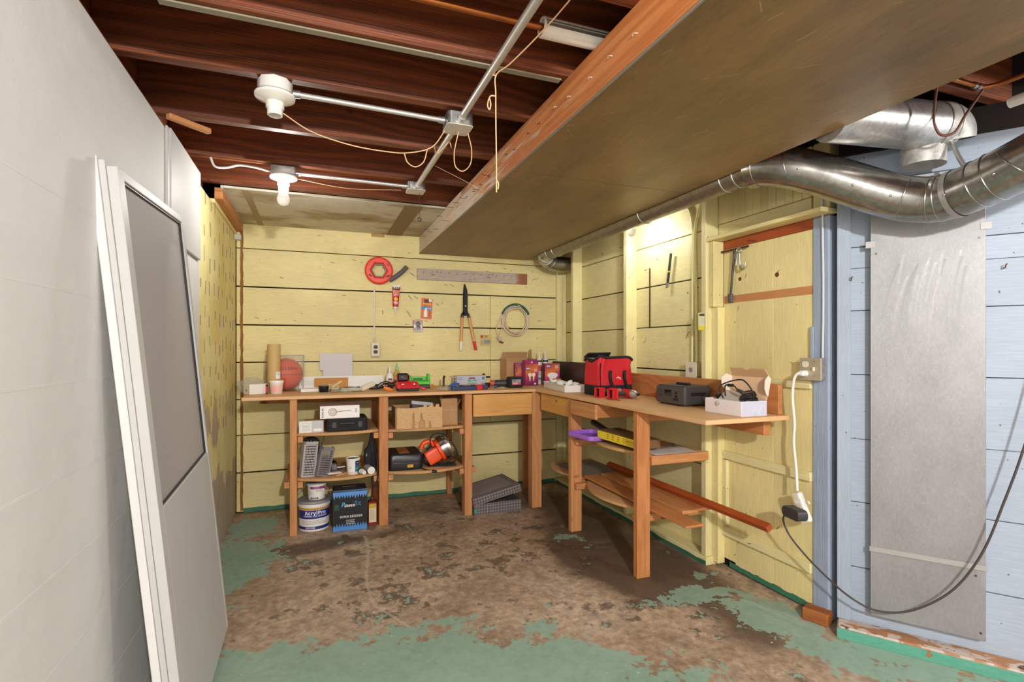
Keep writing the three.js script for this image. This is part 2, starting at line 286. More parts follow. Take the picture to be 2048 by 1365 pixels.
const M = {
  panel: mat(0xdcdde0, 0.5, 0.3, { map: T.panel }),
  firA: mat(0xffffff, 0.6, 0, { map: T.firA, bumpMap: T.grain, bumpScale: 0.0006 }),
  firB: mat(0xffffff, 0.6, 0, { map: T.firB, bumpMap: T.grain, bumpScale: 0.0006 }),
  top: mat(0xffffff, 0.55, 0, { map: T.top, bumpMap: T.grain, bumpScale: 0.0004 }),
  maple: mat(0xffffff, 0.5, 0, { map: T.maple }),
  joist: mat(0xffffff, 0.55, 0, { map: T.joist, bumpMap: T.grain, bumpScale: 0.001 }),
  red: mat(0xe0a07c, 0.5, 0, { map: T.firB }),
  mdf: mat(0xffffff, 0.75, 0, { map: T.mdf }),
  yellow: mat(0xffffff, 0.55, 0, { map: T.yellow, bumpMap: T.grain, bumpScale: 0.0002 }),
  yellowB: mat(0xffffff, 0.55, 0, { map: T.yellowB, bumpMap: T.grain, bumpScale: 0.0002 }),
  blue: mat(0xffffff, 0.6, 0, { map: T.blue, bumpMap: T.grain, bumpScale: 0.0002 }),
  blueRough: mat(0xf6f8ff, 0.7, 0, { map: T.blue, bumpMap: T.grain, bumpScale: 0.0012 }),
  white: mat(0xffffff, 0.65, 0, { map: T.white, bumpMap: T.plasterB, bumpScale: 0.002 }),
  whitePanel: mat(0xe6e6e6, 0.5, 0, { map: T.white }),
  dabs: mat(0xffffff, 0.65, 0, { map: T.dabs, bumpMap: T.plasterB, bumpScale: 0.003 }),
  hard: mat(0xffffff, 0.42, 0, { map: T.hard }),
  side: mat(0xffffff, 0.6, 0, { map: T.side }),
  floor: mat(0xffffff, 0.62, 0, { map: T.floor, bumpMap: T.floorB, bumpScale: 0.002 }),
  galv: mat(0xffffff, 0.34, 0.85, { map: T.galv }),
  galvDull: mat(0xe6e4e0, 0.52, 0.45, { map: T.galv }),
  shiny: mat(0xdedcd8, 0.22, 0.95, { map: T.galv }),
  steel: mat(0xb8b8b6, 0.3, 0.9), darkSteel: mat(0x4a4a4c, 0.42, 0.7), rusty: mat(0x5a3a26, 0.7, 0.3), nail: mat(0x77706a, 0.45, 0.7),
  gap: mat(0x17100b, 0.95), dirt: mat(0x3a2c20, 0.95),
  black: mat(0x17171a, 0.45), blackRubber: mat(0x141416, 0.6), blackMatte: mat(0x1b1b1d, 0.8), charcoal: mat(0x3a3838, 0.5), greyP: mat(0x8b8889, 0.5), greyD: mat(0x57555a, 0.55),
  whiteP: mat(0xe8e6e0, 0.4), whiteCeramic: phys({ color: 0xefece4, roughness: 0.18, clearcoat: 0.6 }), cream: mat(0xdcd3bd, 0.5), paper: mat(0xe6e2dc, 0.8), foam: mat(0xd6d2d6, 0.9),
  redP: mat(0xd2202a, 0.38), redBag: mat(0xd01f2c, 0.6), orangeP: mat(0xf0531f, 0.35), greenP: mat(0x4cc23a, 0.4), blueP: mat(0x2c56a8, 0.45), navy: mat(0x26375c, 0.5), purple: mat(0xa86fd6, 0.4), yellowP: mat(0xefd935, 0.5), teal: mat(0x1f5a52, 0.6),
  card: mat(0xffffff, 0.85, 0, { map: T.card }), cord: mat(0xd8c4ae, 0.7), string: mat(0xe2b98c, 0.85), copper: mat(0xb8703c, 0.35, 0.85), green: mat(0x4f9a80, 0.6),
  clear: phys({ color: 0xffffff, roughness: 0.06, transmission: 1, thickness: 0, ior: 1.3 }),
  film: phys({ color: 0xf4f4f2, roughness: 0.25, transmission: 0.85, thickness: 0 }),
};

// ---------------------------------------------------------------- the room
T.stain = (() => { const a = fbm(3, 4, 5, 0.55), b = fbm(30, 30, 3); return tex(512, 512, (u, v) => { const q = a(u, v), f = 0.93 + 0.1 * b(u, v); let k = mix3([214, 209, 196], [172, 158, 130], smooth(0.42, 0.62, q)); k = mix3(k, [112, 92, 66], 0.5 * smooth(0.66, 0.72, q)); return [k[0] * f, k[1] * f, k[2] * f]; }, { su: 1.4, sv: 1.0 }); })();
T.worn = (() => { const a = fbm(12, 4, 5, 0.6), b = fbm(40, 40, 3); return tex(512, 256, (u, v) => { const q = a(u, v); let k = mix3([168, 120, 82], [196, 180, 170], smooth(0.42, 0.55, q)); k = mix3(k, [90, 56, 34], smooth(0.68, 0.75, q)); const f = 0.9 + 0.14 * b(u, v); return [k[0] * f, k[1] * f, k[2] * f]; }, { su: 0.8, sv: 0.2 }); })();
T.greenW = (() => { const a = fbm(14, 6, 5, 0.6), b = fbm(40, 40, 3); return tex(512, 256, (u, v) => { const q = a(u, v), f = 0.92 + 0.12 * b(u, v); const k = mix3([88, 158, 136], [150, 110, 76], smooth(0.66, 0.7, q)); return [k[0] * f, k[1] * f, k[2] * f]; }, { su: 0.8, sv: 0.25 }); })();
Object.assign(M, { stain: mat(0xffffff, 0.7, 0, { map: T.stain }), worn: mat(0xffffff, 0.8, 0, { map: T.worn }), greenW: mat(0xffffff, 0.6, 0, { map: T.greenW }) });
const ZB = -4.42, XL = -0.546, XS = 2.11, XR = 2.2, YJ = 2.205;

{ // floor
  const f = setting('floor');
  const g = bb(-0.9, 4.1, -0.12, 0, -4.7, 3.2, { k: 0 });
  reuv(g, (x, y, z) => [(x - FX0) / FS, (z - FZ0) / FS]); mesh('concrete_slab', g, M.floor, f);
}
function planks(parent, name, m, list) { for (const [x0, x1, y0, y1, z0, z1, o] of list) mesh(name, bb(x0, x1, y0, y1, z0, z1, { k: 0.0025, ...o }), m, parent); }
function brushed(x0, x1, h, n, th = 0.0012) {           // a band of paint with a ragged upper edge, standing on y = 0 in the xy plane
  const nz = fbm(24, 1, 3), p = [[x0, 0], [x1, 0]]; for (let i = 0; i <= n; i++) p.push([lerp(x1, x0, i / n), h * (0.7 + 0.5 * nz(i / n, 0.5))]); return extr(p, th, { b: 0 });
}
{ // back wall: wide painted boards with open joints
  const w = setting('wall_back');
  mesh('backing', bb(-0.75, 2.5, 0, 2.6, ZB - 0.16, ZB - 0.022, { k: 0 }), M.gap, w);
  const e = [0.012, 0.305, 0.589, 0.86, 1.141, 1.426, 1.716, 2.006, 2.206], gp = [0, 0.011, 0.007, 0.008, 0.008, 0.01, 0.01, 0.006, 0];
  for (let i = 0; i < 8; i++) {
    const y0 = e[i] + gp[i] / 2, y1 = e[i + 1] - gp[i + 1] / 2, cut = i >= 2 && i <= 5;
    if (cut) { mesh('board', bb(XL, 1.4675, y0, y1, ZB - 0.022, ZB, { g: 0, k: 0.002 }), M.yellow, w); mesh('board', bb(1.4705, 2.22, y0, y1, ZB - 0.022, ZB - 0.001, { g: 0, k: 0.002 }), M.yellow, w); }
    else mesh('board', bb(XL, 2.22, y0, y1, ZB - 0.022, ZB, { g: 0, k: 0.002 }), M.yellow, w);
  }
  mesh('painted_foot', place(brushed(-0.5, 2.1, 0.032, 160), 0, 0.004, ZB), mat(0x35755c, 0.6), w);
  { const p = [], q = []; for (let i = 0; i <= 60; i++) { const y = 0.02 + i * 0.0358; p.push([-0.517 - 0.006 * rnd(), y]); q.push([-0.505 + 0.007 * rnd(), y]); } mesh('sealant_strip', extr(p.concat(q.reverse()), 0.003, { b: 0, z: ZB }), mat(0x8a5c22, 0.7), w); }
  mesh('board_hole', bb(1.392, 1.466, 0.985, 1.0, ZB - 0.001, ZB + 0.0006, { k: 0 }), M.gap, w);
  mesh('board_hole', cyl(0.014, 0.014, 0.002, 1.405, 1.012, ZB, { r: [Math.PI / 2, 0, 0] }), M.rusty, w);
  mesh('board_notch', bb(0.44, 0.545, 2.164, 2.194, ZB - 0.001, ZB + 0.0008, { k: 0 }), mat(0xb0905a, 0.8), w);
}
{ // right wall: same boards behind open studs, then the boarded-up door
  const w = setting('wall_right');
  mesh('backing', bb(XR + 0.022, XR + 0.2, 0, 2.6, -4.6, -1.74, { k: 0 }), M.gap, w);
  const e = [0.03, 0.262, 0.545, 0.828, 1.105, 1.393, 1.677, 1.96, 2.205], gp = [0, 0.006, 0.006, 0.006, 0.009, 0.007, 0.008, 0.006, 0];
  for (let i = 0; i < 8; i++) mesh('board', bb(XR, XR + 0.022, e[i] + gp[i] / 2, e[i + 1] - gp[i + 1] / 2, -4.418, -2.424, { g: 2, k: 0.002 }), M.yellowB, w);
  for (const z of [-4.092, -3.259, -2.44]) mesh('stud', bb(XS, XR - 0.0005, 0.046, 2.204, z - 0.02, z + 0.02, { g: 1, k: 0.003 }), M.yellowB, w);
  mesh('corner_stud', bb(2.108, 2.165, 0.05, 2.07, -4.419, -4.384, { g: 1, k: 0.003 }), M.yellowB, w);
  mesh('corner_stud', bb(2.1655, 2.1995, 0.05, 2.07, -4.419, -4.375, { g: 1, k: 0.003 }), M.yellowB, w);
  mesh('sill_plate', bb(XS - 0.005, XR, 0, 0.045, -4.418, -2.41, { g: 2, k: 0.003 }), M.yellowB, w);
  mesh('painted_foot', place(brushed(-4.4, -2.415, 0.026, 120), 0, 0, 0).applyMatrix4(new THREE.Matrix4().makeRotationY(-Math.PI / 2)).translate(XS - 0.005, 0, 0), mat(0x2f6b58, 0.6), w);
  // beside the door: stepped jamb, header shelf, boarding above it
  mesh('jamb', bb(2.128, XR, 1.485, 1.861, -2.4195, -2.377, { g: 1, k: 0.003 }), M.yellow, w);
  mesh('jamb', bb(2.152, XR, 0.02, 1.4845, -2.4195, -2.368, { g: 1, k: 0.003 }), M.yellow, w);
  mesh('jamb_stop', bb(2.178, XR, 0.25, 0.615, -2.3675, -2.335, { g: 1, k: 0.002 }), M.yellowB, w);
  mesh('header_shelf', bb(XS, XR + 0.02, 1.862, 1.883, -2.419, -1.69, { g: 2, k: 0.003 }), M.yellow, w);
  mesh('header_beam', bb(XR - 0.004, XR + 0.02, 1.812, 1.8615, -2.376, -1.802, { g: 2, k: 0.002 }), mat(0xd49a78, 0.55, 0, { map: T.firB }), w);
  mesh('board', bb(XR, XR + 0.022, 1.8835, 1.964, -2.419, -1.812, { g: 2, k: 0.002 }), M.yellow, w);
  for (let i = 0; i < 12; i++) { const z0 = -2.419 + i * 0.0506; mesh('bead_board', bb(XR, XR + 0.018, 1.967, 2.206, z0, z0 + 0.0492, { g: 1, k: 0.002 }), M.yellow, w); }
}
{ // boarded door: wide planks and battens
  const d = setting('door_1'); const x = XR;
  const seam = [-2.378, -2.29, -2.03, -1.802];
  for (let i = 0; i < 3; i++) mesh('plank', bb(x, x + 0.02, 0.05 - 0.018 * i, 1.811, seam[i] + 0.0008, seam[i + 1] - 0.0008, { g: 1, k: 0.0012 }), M.yellow, d);
  for (const [y0, y1] of [[1.056, 1.094], [0.62, 0.664], [0.186, 0.232]]) mesh('batten', bb(x - 0.02, x - 0.0005, y0, y1, -2.367, -1.803, { g: 2, k: 0.002 }), M.yellowB, d);
  mesh('bare_strip', bb(x - 0.0012, x, 1.504, 1.545, -2.376, -1.803, { g: 2, k: 0.0004 }), mat(0xffffff, 0.7, 0, { map: T.firA }), d);
  for (const [y, z, r] of [[1.631, -2.255, 0.011], [1.623, -2.008, 0.012]]) mesh('knot_hole', cyl(r, r, 0.0016, x - 0.0002, y, z, { s: 14, r: [0, 0, Math.PI / 2] }), mat(0x6a3c1a, 0.8), d);
  mesh('painted_foot', place(brushed(-2.33, -1.81, 0.03, 40), 0, 0.0, 0).applyMatrix4(new THREE.Matrix4().makeRotationY(-Math.PI / 2)).translate(x - 0.0005, 0.012, 0), mat(0x35755c, 0.6), d);
}
{ // rough sawn corner post and the blue wall that turns away from it
  const p = setting('trim_1');
  mesh('post', bb(XR - 0.008, 2.26, 0, 1.86, -1.801, -1.715, { g: 1, k: 0.006 }), M.blueRough, p);
  mesh('post_top', bb(XR - 0.004, 2.26, 1.884, 2.206, -1.801, -1.715, { g: 1, k: 0.004 }), M.yellow, p);
  mesh('edge_strip', bb(XR - 0.016, XR - 0.009, 1.16, 1.35, -1.806, -1.79, { g: 1, k: 0.001 }), M.blue, p);
  mesh('floor_block', bb(2.12, 2.19, 0, 0.055, -1.8, -1.69, { k: 0.006, r: [0, 0.35, 0] }), mat(0xcdb898, 0.8, 0, { map: T.firB }), p);
}
const BW = setting('wall_diagonal'); BW.position.set(2.219, 0, -1.631); BW.rotation.y = -Math.atan2(0.813, 0.582);
{
  mesh('backing', bb(-0.03, 2.35, 0, 2.6, -0.17, -0.022, { k: 0 }), M.gap, BW);
  const e = [0.0, 0.287, 0.573, 0.85, 1.133, 1.414, 1.6, 1.693, 1.975, 2.1], gp = [0, 0.004, 0.003, 0.002, 0.003, 0.003, 0.0015, 0.003, 0.002, 0];
  for (let i = 0; i < 9; i++) mesh('board', bb(-0.045, 2.35, e[i] + gp[i] / 2, e[i + 1] - gp[i + 1] / 2, -0.022, 0, { g: 0, k: 0.0015 }), M.blue, BW);
  mesh('top_plate', bb(-0.045, 2.35, 2.1, 2.206, -0.022, 0.01, { g: 0 }), mat(0x3a2418, 0.8, 0, { map: T.joist }), BW);
  mesh('corner_board', bb(-0.052, -0.0, 0.05, 2.09, 0.0003, 0.012, { g: 1 }), M.blue, BW);
}
{ const b = setting('baseboard_right'); b.position.copy(BW.position); b.rotation.y = BW.rotation.y;
  mesh('plinth', bb(-0.05, 2.3, 0, 0.05, 0.0, 0.095, { g: 0, k: 0.006 }), M.worn, b);
  mesh('painted_face', bb(-0.05, 2.3, 0.0, 0.044, 0.0955, 0.1, { g: 0, k: 0.002 }), M.greenW, b); }
{ // left wall: whitewashed blocks near the room, yellow block further in
  const w = setting('wall_left');
  mesh('white_plaster', bb(-0.8, XL, 0, 2.12, -3.06, 3.1, { g: 2, k: 0.006 }), M.white, w);
  const y = bb(-0.8, XL - 0.006, 0, 2.1, -4.43, -3.0605, { k: 0.004 }); reuv(y, (x, yy, z) => [-(z + 3.06), yy]); mesh('yellow_block', y, M.dabs, w);
  for (const y of [0.095, 0.31, 0.524, 0.738, 0.95, 1.169, 1.385, 1.6]) mesh('mortar_line', bb(XL - 0.003, XL + 0.0005, y - 0.004, y + 0.004, -3.05, 2.9, { g: 2, k: 0.0004 }), M.white, w);
  mesh('wall_board', bb(XL, XL + 0.014, 1.69, 2.13, -3.012, -2.43, { g: 1, k: 0.003 }), M.whitePanel, w);
  mesh('wall_board', bb(XL, XL + 0.01, 1.62, 2.125, -2.425, -2.395, { g: 1, k: 0.003 }), M.whitePanel, w);
  mesh('wall_plate', bb(-0.72, -0.6, 2.1205, YJ, -3.45, 3.0, { g: 2 }), M.joist, w);
  mesh('rim_board', bb(-0.8, -0.66, YJ, 2.42, -4.43, 3.0, { g: 2 }), M.joist, w);
  mesh('ledge_board', bb(-0.7, XL + 0.004, 2.1005, 2.125, -4.41, -3.47, { g: 2, k: 0.003 }), M.yellow, w);
  mesh('ledge_board', bb(-0.545, -0.5, 2.125, 2.19, -4.41, -3.47, { g: 2, k: 0.003 }), M.firB, w);
  mesh('ledge_end', bb(-0.56, -0.51, 2.06, 2.1, -4.418, -4.37, { k: 0.003 }), M.whitePanel, w);
}
{ // ceiling: old joists under a dark subfloor, stained plasterboard over the bench
  const c = setting('ceiling');
  mesh('subfloor', bb(-0.9, 4.1, 2.395, 2.46, -4.6, 3.2, { g: 0, k: 0 }), M.joist, c);
  for (const z of [-3.45, -3.0, -2.53, -2.055, -1.69, -1.26, -0.84, -0.42, 0, 0.42, 0.84, 1.26, 1.68, 2.1, 2.52, 2.9]) mesh('joist', bb(-0.66, 4.0, YJ, 2.395, z, z + 0.044, { g: 0, k: 0.003 }), M.joist, c);
  mesh('batten', bb(-0.4, 0.82, YJ - 0.006, YJ - 0.0005, -1.696, -1.668, { g: 0, k: 0.002 }), mat(0x8d8570, 0.8), c);
  mesh('plasterboard', bb(-0.498, 0.832, 2.19, YJ - 0.0005, -4.419, -3.462, { g: 0, k: 0.002 }), M.stain, c);
  mesh('plasterboard_edge', bb(-0.512, -0.4985, 2.186, YJ - 0.0005, -4.418, -3.462, { g: 2, k: 0.002 }), M.whitePanel, c);
  mesh('tape_band', bb(0.56, 0.68, 2.1875, 2.1895, -4.415, -3.465, { g: 2, k: 0.0005 }), mat(0x8f7c5c, 0.8), c);
  mesh('tape_band', bb(-0.40, -0.36, 2.1875, 2.1895, -4.415, -3.465, { g: 2, k: 0.0005 }), mat(0xa89674, 0.8), c);
}
{ // the rest of the basement behind and beside the camera
  const f = setting('wall_front'); mesh('plaster', bb(-0.9, 4.1, 0, 2.46, 3.02, 3.2, { k: 0 }), M.white, f);
  const r = setting('wall_far_right'); mesh('plaster', bb(3.58, 4.1, 0, 2.46, 0.2, 3.02, { k: 0 }), M.white, r);
}
{ // boxed-in duct: hardboard underside, fir side boards
  const s = thing('duct_soffit', 'long boxed-in duct soffit with brown hardboard underside and fir side board', 'soffit', [1.31, 2.05, -1.5]);
  const X0 = 0.834 - 1.31, X1 = 1.79 - 1.31, L = [-4.418 + 1.5, -2.208 + 1.5, 0.232 + 1.5, 2.5 + 1.5];
  for (let i = 0; i < 3; i++) mesh('underside_sheet', bb(X0, X1, 0, 0.006, L[i] + 0.0015, L[i + 1] - 0.0015, { g: 2, k: 0.001 }), M.hard, s);
  const sb = bb(X0, X0 + 0.024, 0.0065, 0.1545, L[0], L[3], { k: 0.003 }); reuv(sb, (x, y, z) => [z - L[0], y]); mesh('side_board', sb, M.side, s);
  mesh('side_board', bb(X1 - 0.024, X1, 0.0065, 0.1545, L[0], L[3], { g: 2, k: 0.003 }), M.firB, s);
  mesh('edge_strip', bb(X0 - 0.004, X0 + 0.004, -0.0045, -0.0005, L[0], L[3], { g: 2, k: 0.0008 }), mat(0x8d857c, 0.6), s);
  for (let i = 0; i < 14; i++) { const z = -1.24 - i * 0.13 - 0.03 * rnd() + 1.5, y = 0.07 + 0.03 * rnd(); mesh('staple', tube([[X0 - 0.001, y, z], [X0 - 0.004, y + 0.002, z + 0.004], [X0 - 0.004, y - 0.004, z + 0.02], [X0 - 0.001, y - 0.006, z + 0.024]], 0.0014, { s: 5, n: 8 }), i < 5 ? M.whiteP : M.rusty, s); }
  for (let i = 0; i < 12; i++) { const z = -2.5 - i * 0.15 - 0.05 * rnd() + 1.5, y = 0.04 + 0.09 * rnd(); mesh('bent_nail', tube([[X0 + 0.002, y, z], [X0 - 0.02, y - 0.003, z], [X0 - 0.034, y + 0.006, z - 0.02]], 0.0014, { s: 5, n: 6 }), M.rusty, s); }
}

// ---------------------------------------------------------------- the L-shaped workbench
function rebase(o, x, y, z) { o.position.set(x, y, z); for (const c of o.children) c.position.sub(o.position); return o; }
{
  const b = thing('workbench', 'long L-shaped fir workbench with shelves and drawers along two yellow walls', 'workbench');
  mesh('worktop', bb(-0.435, 2.104, 0.908, 0.93, ZB + 0.003, -3.745, { g: 0, k: 0.003 }), M.top, b);
  mesh('worktop', bb(1.613, 2.104, 0.908, 0.93, -3.7445, -1.85, { g: 2, k: 0.003 }), M.top, b);
  mesh('backsplash', bb(2.078, 2.104, 0.9305, 1.075, -3.5, -1.888, { g: 2, k: 0.002 }), M.firB, b);
  mesh('ledger', bb(-0.385, 1.74, 0.825, 0.9075, ZB + 0.003, ZB + 0.042, { g: 0, k: 0.003 }), M.firB, b);
  mesh('ledger', bb(2.058, 2.104, 0.822, 0.9075, -4.3, -1.955, { g: 2, k: 0.003 }), M.firB, b);
  const leg = (x0, x1, z0, z1, y1 = 0.9075, m = M.firA) => mesh('leg', bb(x0, x1, 0, y1, z0, z1, { g: 1, k: 0.003 }), m, b);
  leg(-0.150, -0.105, -3.84, -3.755); leg(0.427, 0.490, -3.845, -3.755, 0.9075, M.firB); leg(1.048, 1.106, -3.84, -3.757);
  leg(1.592, 1.672, -3.84, -3.757); leg(1.63, 1.712, -3.215, -3.172); leg(1.633, 1.715, -2.44, -2.4, 0.9075, M.firB);
  for (const [x, z] of [[0.467, -4.39], [1.085, -4.39], [1.757, -4.3]]) leg(x - 0.021, x + 0.021, z - 0.02, z + 0.022, 0.824, M.firB);
  // drawers
  const drawer = (m, front, parts) => { const d = mesh('drawer', front, m, b); for (const [n, g] of parts) mesh(n, g, M.firB, d); };
  drawer(M.maple, bb(1.113, 1.588, 0.735, 0.9, -3.775, -3.753, { g: 0, k: 0.002 }), [['drawer_box', bb(1.125, 1.575, 0.745, 0.895, -4.2, -3.7755, { g: 0 })]]);
  drawer(M.maple, bb(1.642, 1.662, 0.772, 0.9, -3.705, -3.225, { g: 2, k: 0.002 }), [['drawer_box', bb(1.6625, 2.0, 0.78, 0.895, -3.69, -3.24, { g: 0 })]]);
  drawer(M.firA, bb(1.598, 1.618, 0.812, 0.903, -3.12, -2.795, { g: 2, k: 0.002 }), [['drawer_box', bb(1.6185, 2.0, 0.82, 0.9, -3.105, -2.81, { g: 0 })]]);
  mesh('rail', bb(1.715, 2.05, 0.85, 0.907, -2.44, -2.4, { g: 0 }), M.firB, b);
  // shelves with bowed fronts
  const bow = (a0, a1, back, front, bulge) => { const p = [[a0, back], [a1, back], [a1, front]]; for (let i = 1; i < 14; i++) { const t = i / 14; p.push([lerp(a1, a0, t), front + bulge * 4 * t * (1 - t)]); } p.push([a0, front]); return p; };
  const shelfBack = (x0, x1, y, th, zf, bulge, m) => { const g = extr(bow(x0, x1, 0, zf - (ZB + 0.003), bulge), th, { b: 0.0015 }); g.rotateX(Math.PI / 2); reuv(g, (x, yy, z) => [x, z]); g.translate(0, y, ZB + 0.003); mesh('shelf', g, m, b); };
  shelfBack(-0.104, 0.426, 0.675, 0.018, -3.80, 0.055, M.mdf); shelfBack(-0.104, 0.426, 0.372, 0.018, -3.80, 0.085, M.mdf);
  shelfBack(0.491, 1.047, 0.668, 0.018, -3.80, 0.03, M.mdf); shelfBack(0.491, 1.047, 0.37, 0.018, -3.80, 0.085, M.mdf);
  const shelfSide = (z0, z1, y, th, xf, bulge, m) => { const g = extr(bow(z0, z1, 0, 2.1 - xf, bulge), th, { b: 0.0015 }); g.rotateX(Math.PI / 2); g.rotateY(-Math.PI / 2); reuv(g, (x, yy, z) => [z, x]); g.translate(2.1, y, 0); mesh('shelf', g, m, b); };
  shelfSide(-3.755, -3.216, 0.352, 0.016, 1.76, 0.09, M.mdf); shelfSide(-3.171, -2.441, 0.655, 0.018, 1.79, 0.12, M.mdf); shelfSide(-3.171, -2.441, 0.345, 0.016, 1.76, 0.13, M.mdf);
  // cleats under the shelf ends
  for (const [x, ys] of [[-0.086, [0.656, 0.353]], [0.409, [0.656, 0.353]], [0.509, [0.649, 0.351]], [1.03, [0.649, 0.351]]]) for (const y of ys) mesh('cleat', bb(x - 0.017, x + 0.017, y - 0.04, y - 0.0005, ZB + 0.003, -3.77, { g: 2, k: 0.002 }), M.firA, b);
  for (const x of [-0.169, 1.124]) for (const y of [0.353]) mesh('cleat', bb(x - 0.017, x + 0.017, y - 0.04, y - 0.0005, ZB + 0.003, -3.79, { g: 2, k: 0.002 }), M.firA, b);
  for (const [z, y] of [[-3.2355, 0.335], [-3.151, 0.335], [-3.151, 0.635], [-2.461, 0.328], [-2.461, 0.636]]) mesh('cleat', bb(1.65, 2.1, y - 0.04, y - 0.0005, z - 0.019, z + 0.019, { g: 0, k: 0.002 }), M.firA, b);
  mesh('end_rail', bb(1.7155, 2.1, 0.612, 0.662, -2.4, -2.385, { g: 0, k: 0.002 }), M.firA, b);
  printed('marker_scrawl', 0.05, 0.03, 96, (g, w, h) => { fill(g, '#b9834f', 0, 0, w, h); text(g, 'ABLT', w / 2, h / 2, 30, '#3a2a1c', 'serif', 'bold italic', 'center', w * 0.95); }, b, [1.668, 0.375, -3.1714]);
  rebase(b, 0.8, 0, -4.0);
}

// ---------------------------------------------------------------- lamps, conduit, cords and ducts overhead
const bulbGlass = (e) => phys({ color: 0xf6efe6, roughness: 0.25, emissive: 0xfff0dc, emissiveIntensity: e });
M.bulbDim = bulbGlass(0.12); M.bulbLit = bulbGlass(3);
function lampholder(x, z, label, { round = true, bulb = 0, cd = 0, size = 2, group } = {}) {
  const t = thing('lampholder', label, 'lamp', [x, YJ, z], 0, group);
  mesh('junction_box', round ? lathe([[0.001, -0.001], [0.054, -0.001], [0.058, -0.006], [0.058, -0.048], [0.054, -0.05], [0.001, -0.05]], 8) : cb(0.118, 0.048, 0.075, 0, -0.0255, 0, { k: 0.006 }), round ? M.whiteP : M.galvDull, t);
  mesh('porcelain_base', lathe([[0.001, -0.0505], [0.066, -0.0505], [0.0685, -0.056], [0.066, -0.064], [0.045, -0.071], [0.032, -0.08], [0.001, -0.08]], 32), M.whiteCeramic, t);
  mesh('socket', lathe([[0.031, -0.08], [0.031, -0.1], [0.026, -0.104], [0.026, -0.124], [0.0215, -0.127], [0.0205, -0.12], [0.0205, -0.1], [0.001, -0.1]], 24), M.whiteCeramic, t);
  if (bulb) {
    const R = bulb;
    mesh('bulb', lathe([[0.0135, -0.102], [0.0135, -0.118], [0.018, -0.13], [R * 0.8, -0.148], [R, -0.168], [R * 0.96, -0.182], [R * 0.75, -0.197], [R * 0.4, -0.205], [0.0005, -0.207]], 24), cd > 2 ? M.bulbLit : M.bulbDim, t);
  }
  if (cd) bulbLight(x, YJ - 0.168, z, cd, size);
  return t;
}
lampholder(-0.13, -2.045, 'empty white porcelain lampholder on the joist, no bulb fitted', {});
lampholder(-0.15, -3.0, 'white porcelain lampholder with frosted bulb below the back joist', { round: false, bulb: 0.033, cd: LAMPS[0][2] });
lampholder(2.0, -3.0, 'bulb lampholder hidden between the soffit and the right wall', { bulb: 0.033, cd: LAMPS[1][2] });
lampholder(0.545, -0.3, 'bulb lampholder on the conduit above the camera', { bulb: 0.033, cd: LAMPS[2][2] });
lampholder(3.0, 0.2, 'bulb lampholder to the right of the camera past the diagonal blue wall', { bulb: 0.045, cd: LAMPS[3][2], size: 2 });
lampholder(0.35, 1.35, 'added fill lamp with a large globe behind the camera', { bulb: 0.06, cd: LAMPS[4][2], size: 3 });  // made-up lamp, added to fill the whole room evenly with light

const CX = 0.545, CY = 2.16;
const clampBand = (x, y, z, r, ax) => tor(r, 0.003, x, y, z, { r: ax === 'x' ? [0, Math.PI / 2, 0] : [0, 0, 0], s: 6, t: 16 });
function conduit(label, a, b, r) { const d = V(...b).sub(V(...a)); const t = thing('conduit', label, 'conduit', a, 0, 'steel conduit under the joists');
  mesh('pipe', tube([[0, 0, 0], [d.x * 0.3, d.y * 0.3, d.z * 0.3], [d.x * 0.7, d.y * 0.7, d.z * 0.7], [d.x, d.y, d.z]], r, { s: 14, n: 8 }), mat(0xc9c6c0, 0.38, 0.55), t);
  const u = d.clone().normalize(), L = d.length(), rot = Math.abs(u.x) > 0.7 ? [0, 0, Math.PI / 2] : [Math.PI / 2, 0, 0];
  for (const q of [0.013, L - 0.013]) mesh('coupling', cyl(r + 0.004, r + 0.004, 0.024, u.x * q, u.y * q, u.z * q, { r: rot, s: 16 }), M.galv, t); return t; }
conduit('thick steel conduit running from the camera to the middle junction box', [CX, CY, 1.2], [CX, CY, -2.008], 0.0135);
conduit('steel conduit between the two junction boxes below the joists', [CX, CY, -2.114], [CX, CY + 0.006, -2.948], 0.0135);
conduit('thin steel conduit from the empty lampholder to the junction box', [-0.071, 2.168, -2.045], [CX - 0.054, 2.164, -2.06], 0.0095);
conduit('thin steel conduit from the bulb lampholder to the back junction box', [-0.09, 2.176, -3.0], [CX - 0.05, 2.172, -3.0], 0.0095);
function junction(label, x, y, z, w, h) { const t = thing('junction_box', label, 'junction box', [x, y, z]);
  mesh('box', extr(rrect(w, w, 0.016), h, { b: 0.002 }).rotateX(Math.PI / 2).translate(0, h / 2, 0), M.galv, t);
  mesh('cover_plate', extr(rrect(w * 1.02, w * 1.02, 0.014), 0.004, { b: 0.001 }).rotateX(Math.PI / 2).translate(0, -h / 2, 0), mat(0xcfc9ba, 0.5), t);
  for (const [a, b] of [[-0.3, 0.3], [0.3, -0.3]]) mesh('screw', cyl(0.004, 0.004, 0.002, a * w, -h / 2 - 0.005, b * w, { s: 8 }), M.steel, t); }
junction('square steel junction box in the middle of the conduit with cord loop', CX, 2.164, -2.061, 0.104, 0.05);
junction('square steel junction box at the back end of the conduit', CX, 2.17, -3.0, 0.1, 0.042);
const cord = (label, parts, m = M.string) => { const t = thing('cord', label, 'cord', parts[0][0], 0); const o = parts[0][0]; parts.forEach((p, i) => mesh(i ? 'loose_end' : 'strand', tube(p.map((q) => [q[0] - o[0], q[1] - o[1], q[2] - o[2]]), t.userData.r || 0.0022, { s: 6, n: p.length * 8 }), m, t)); return t; };
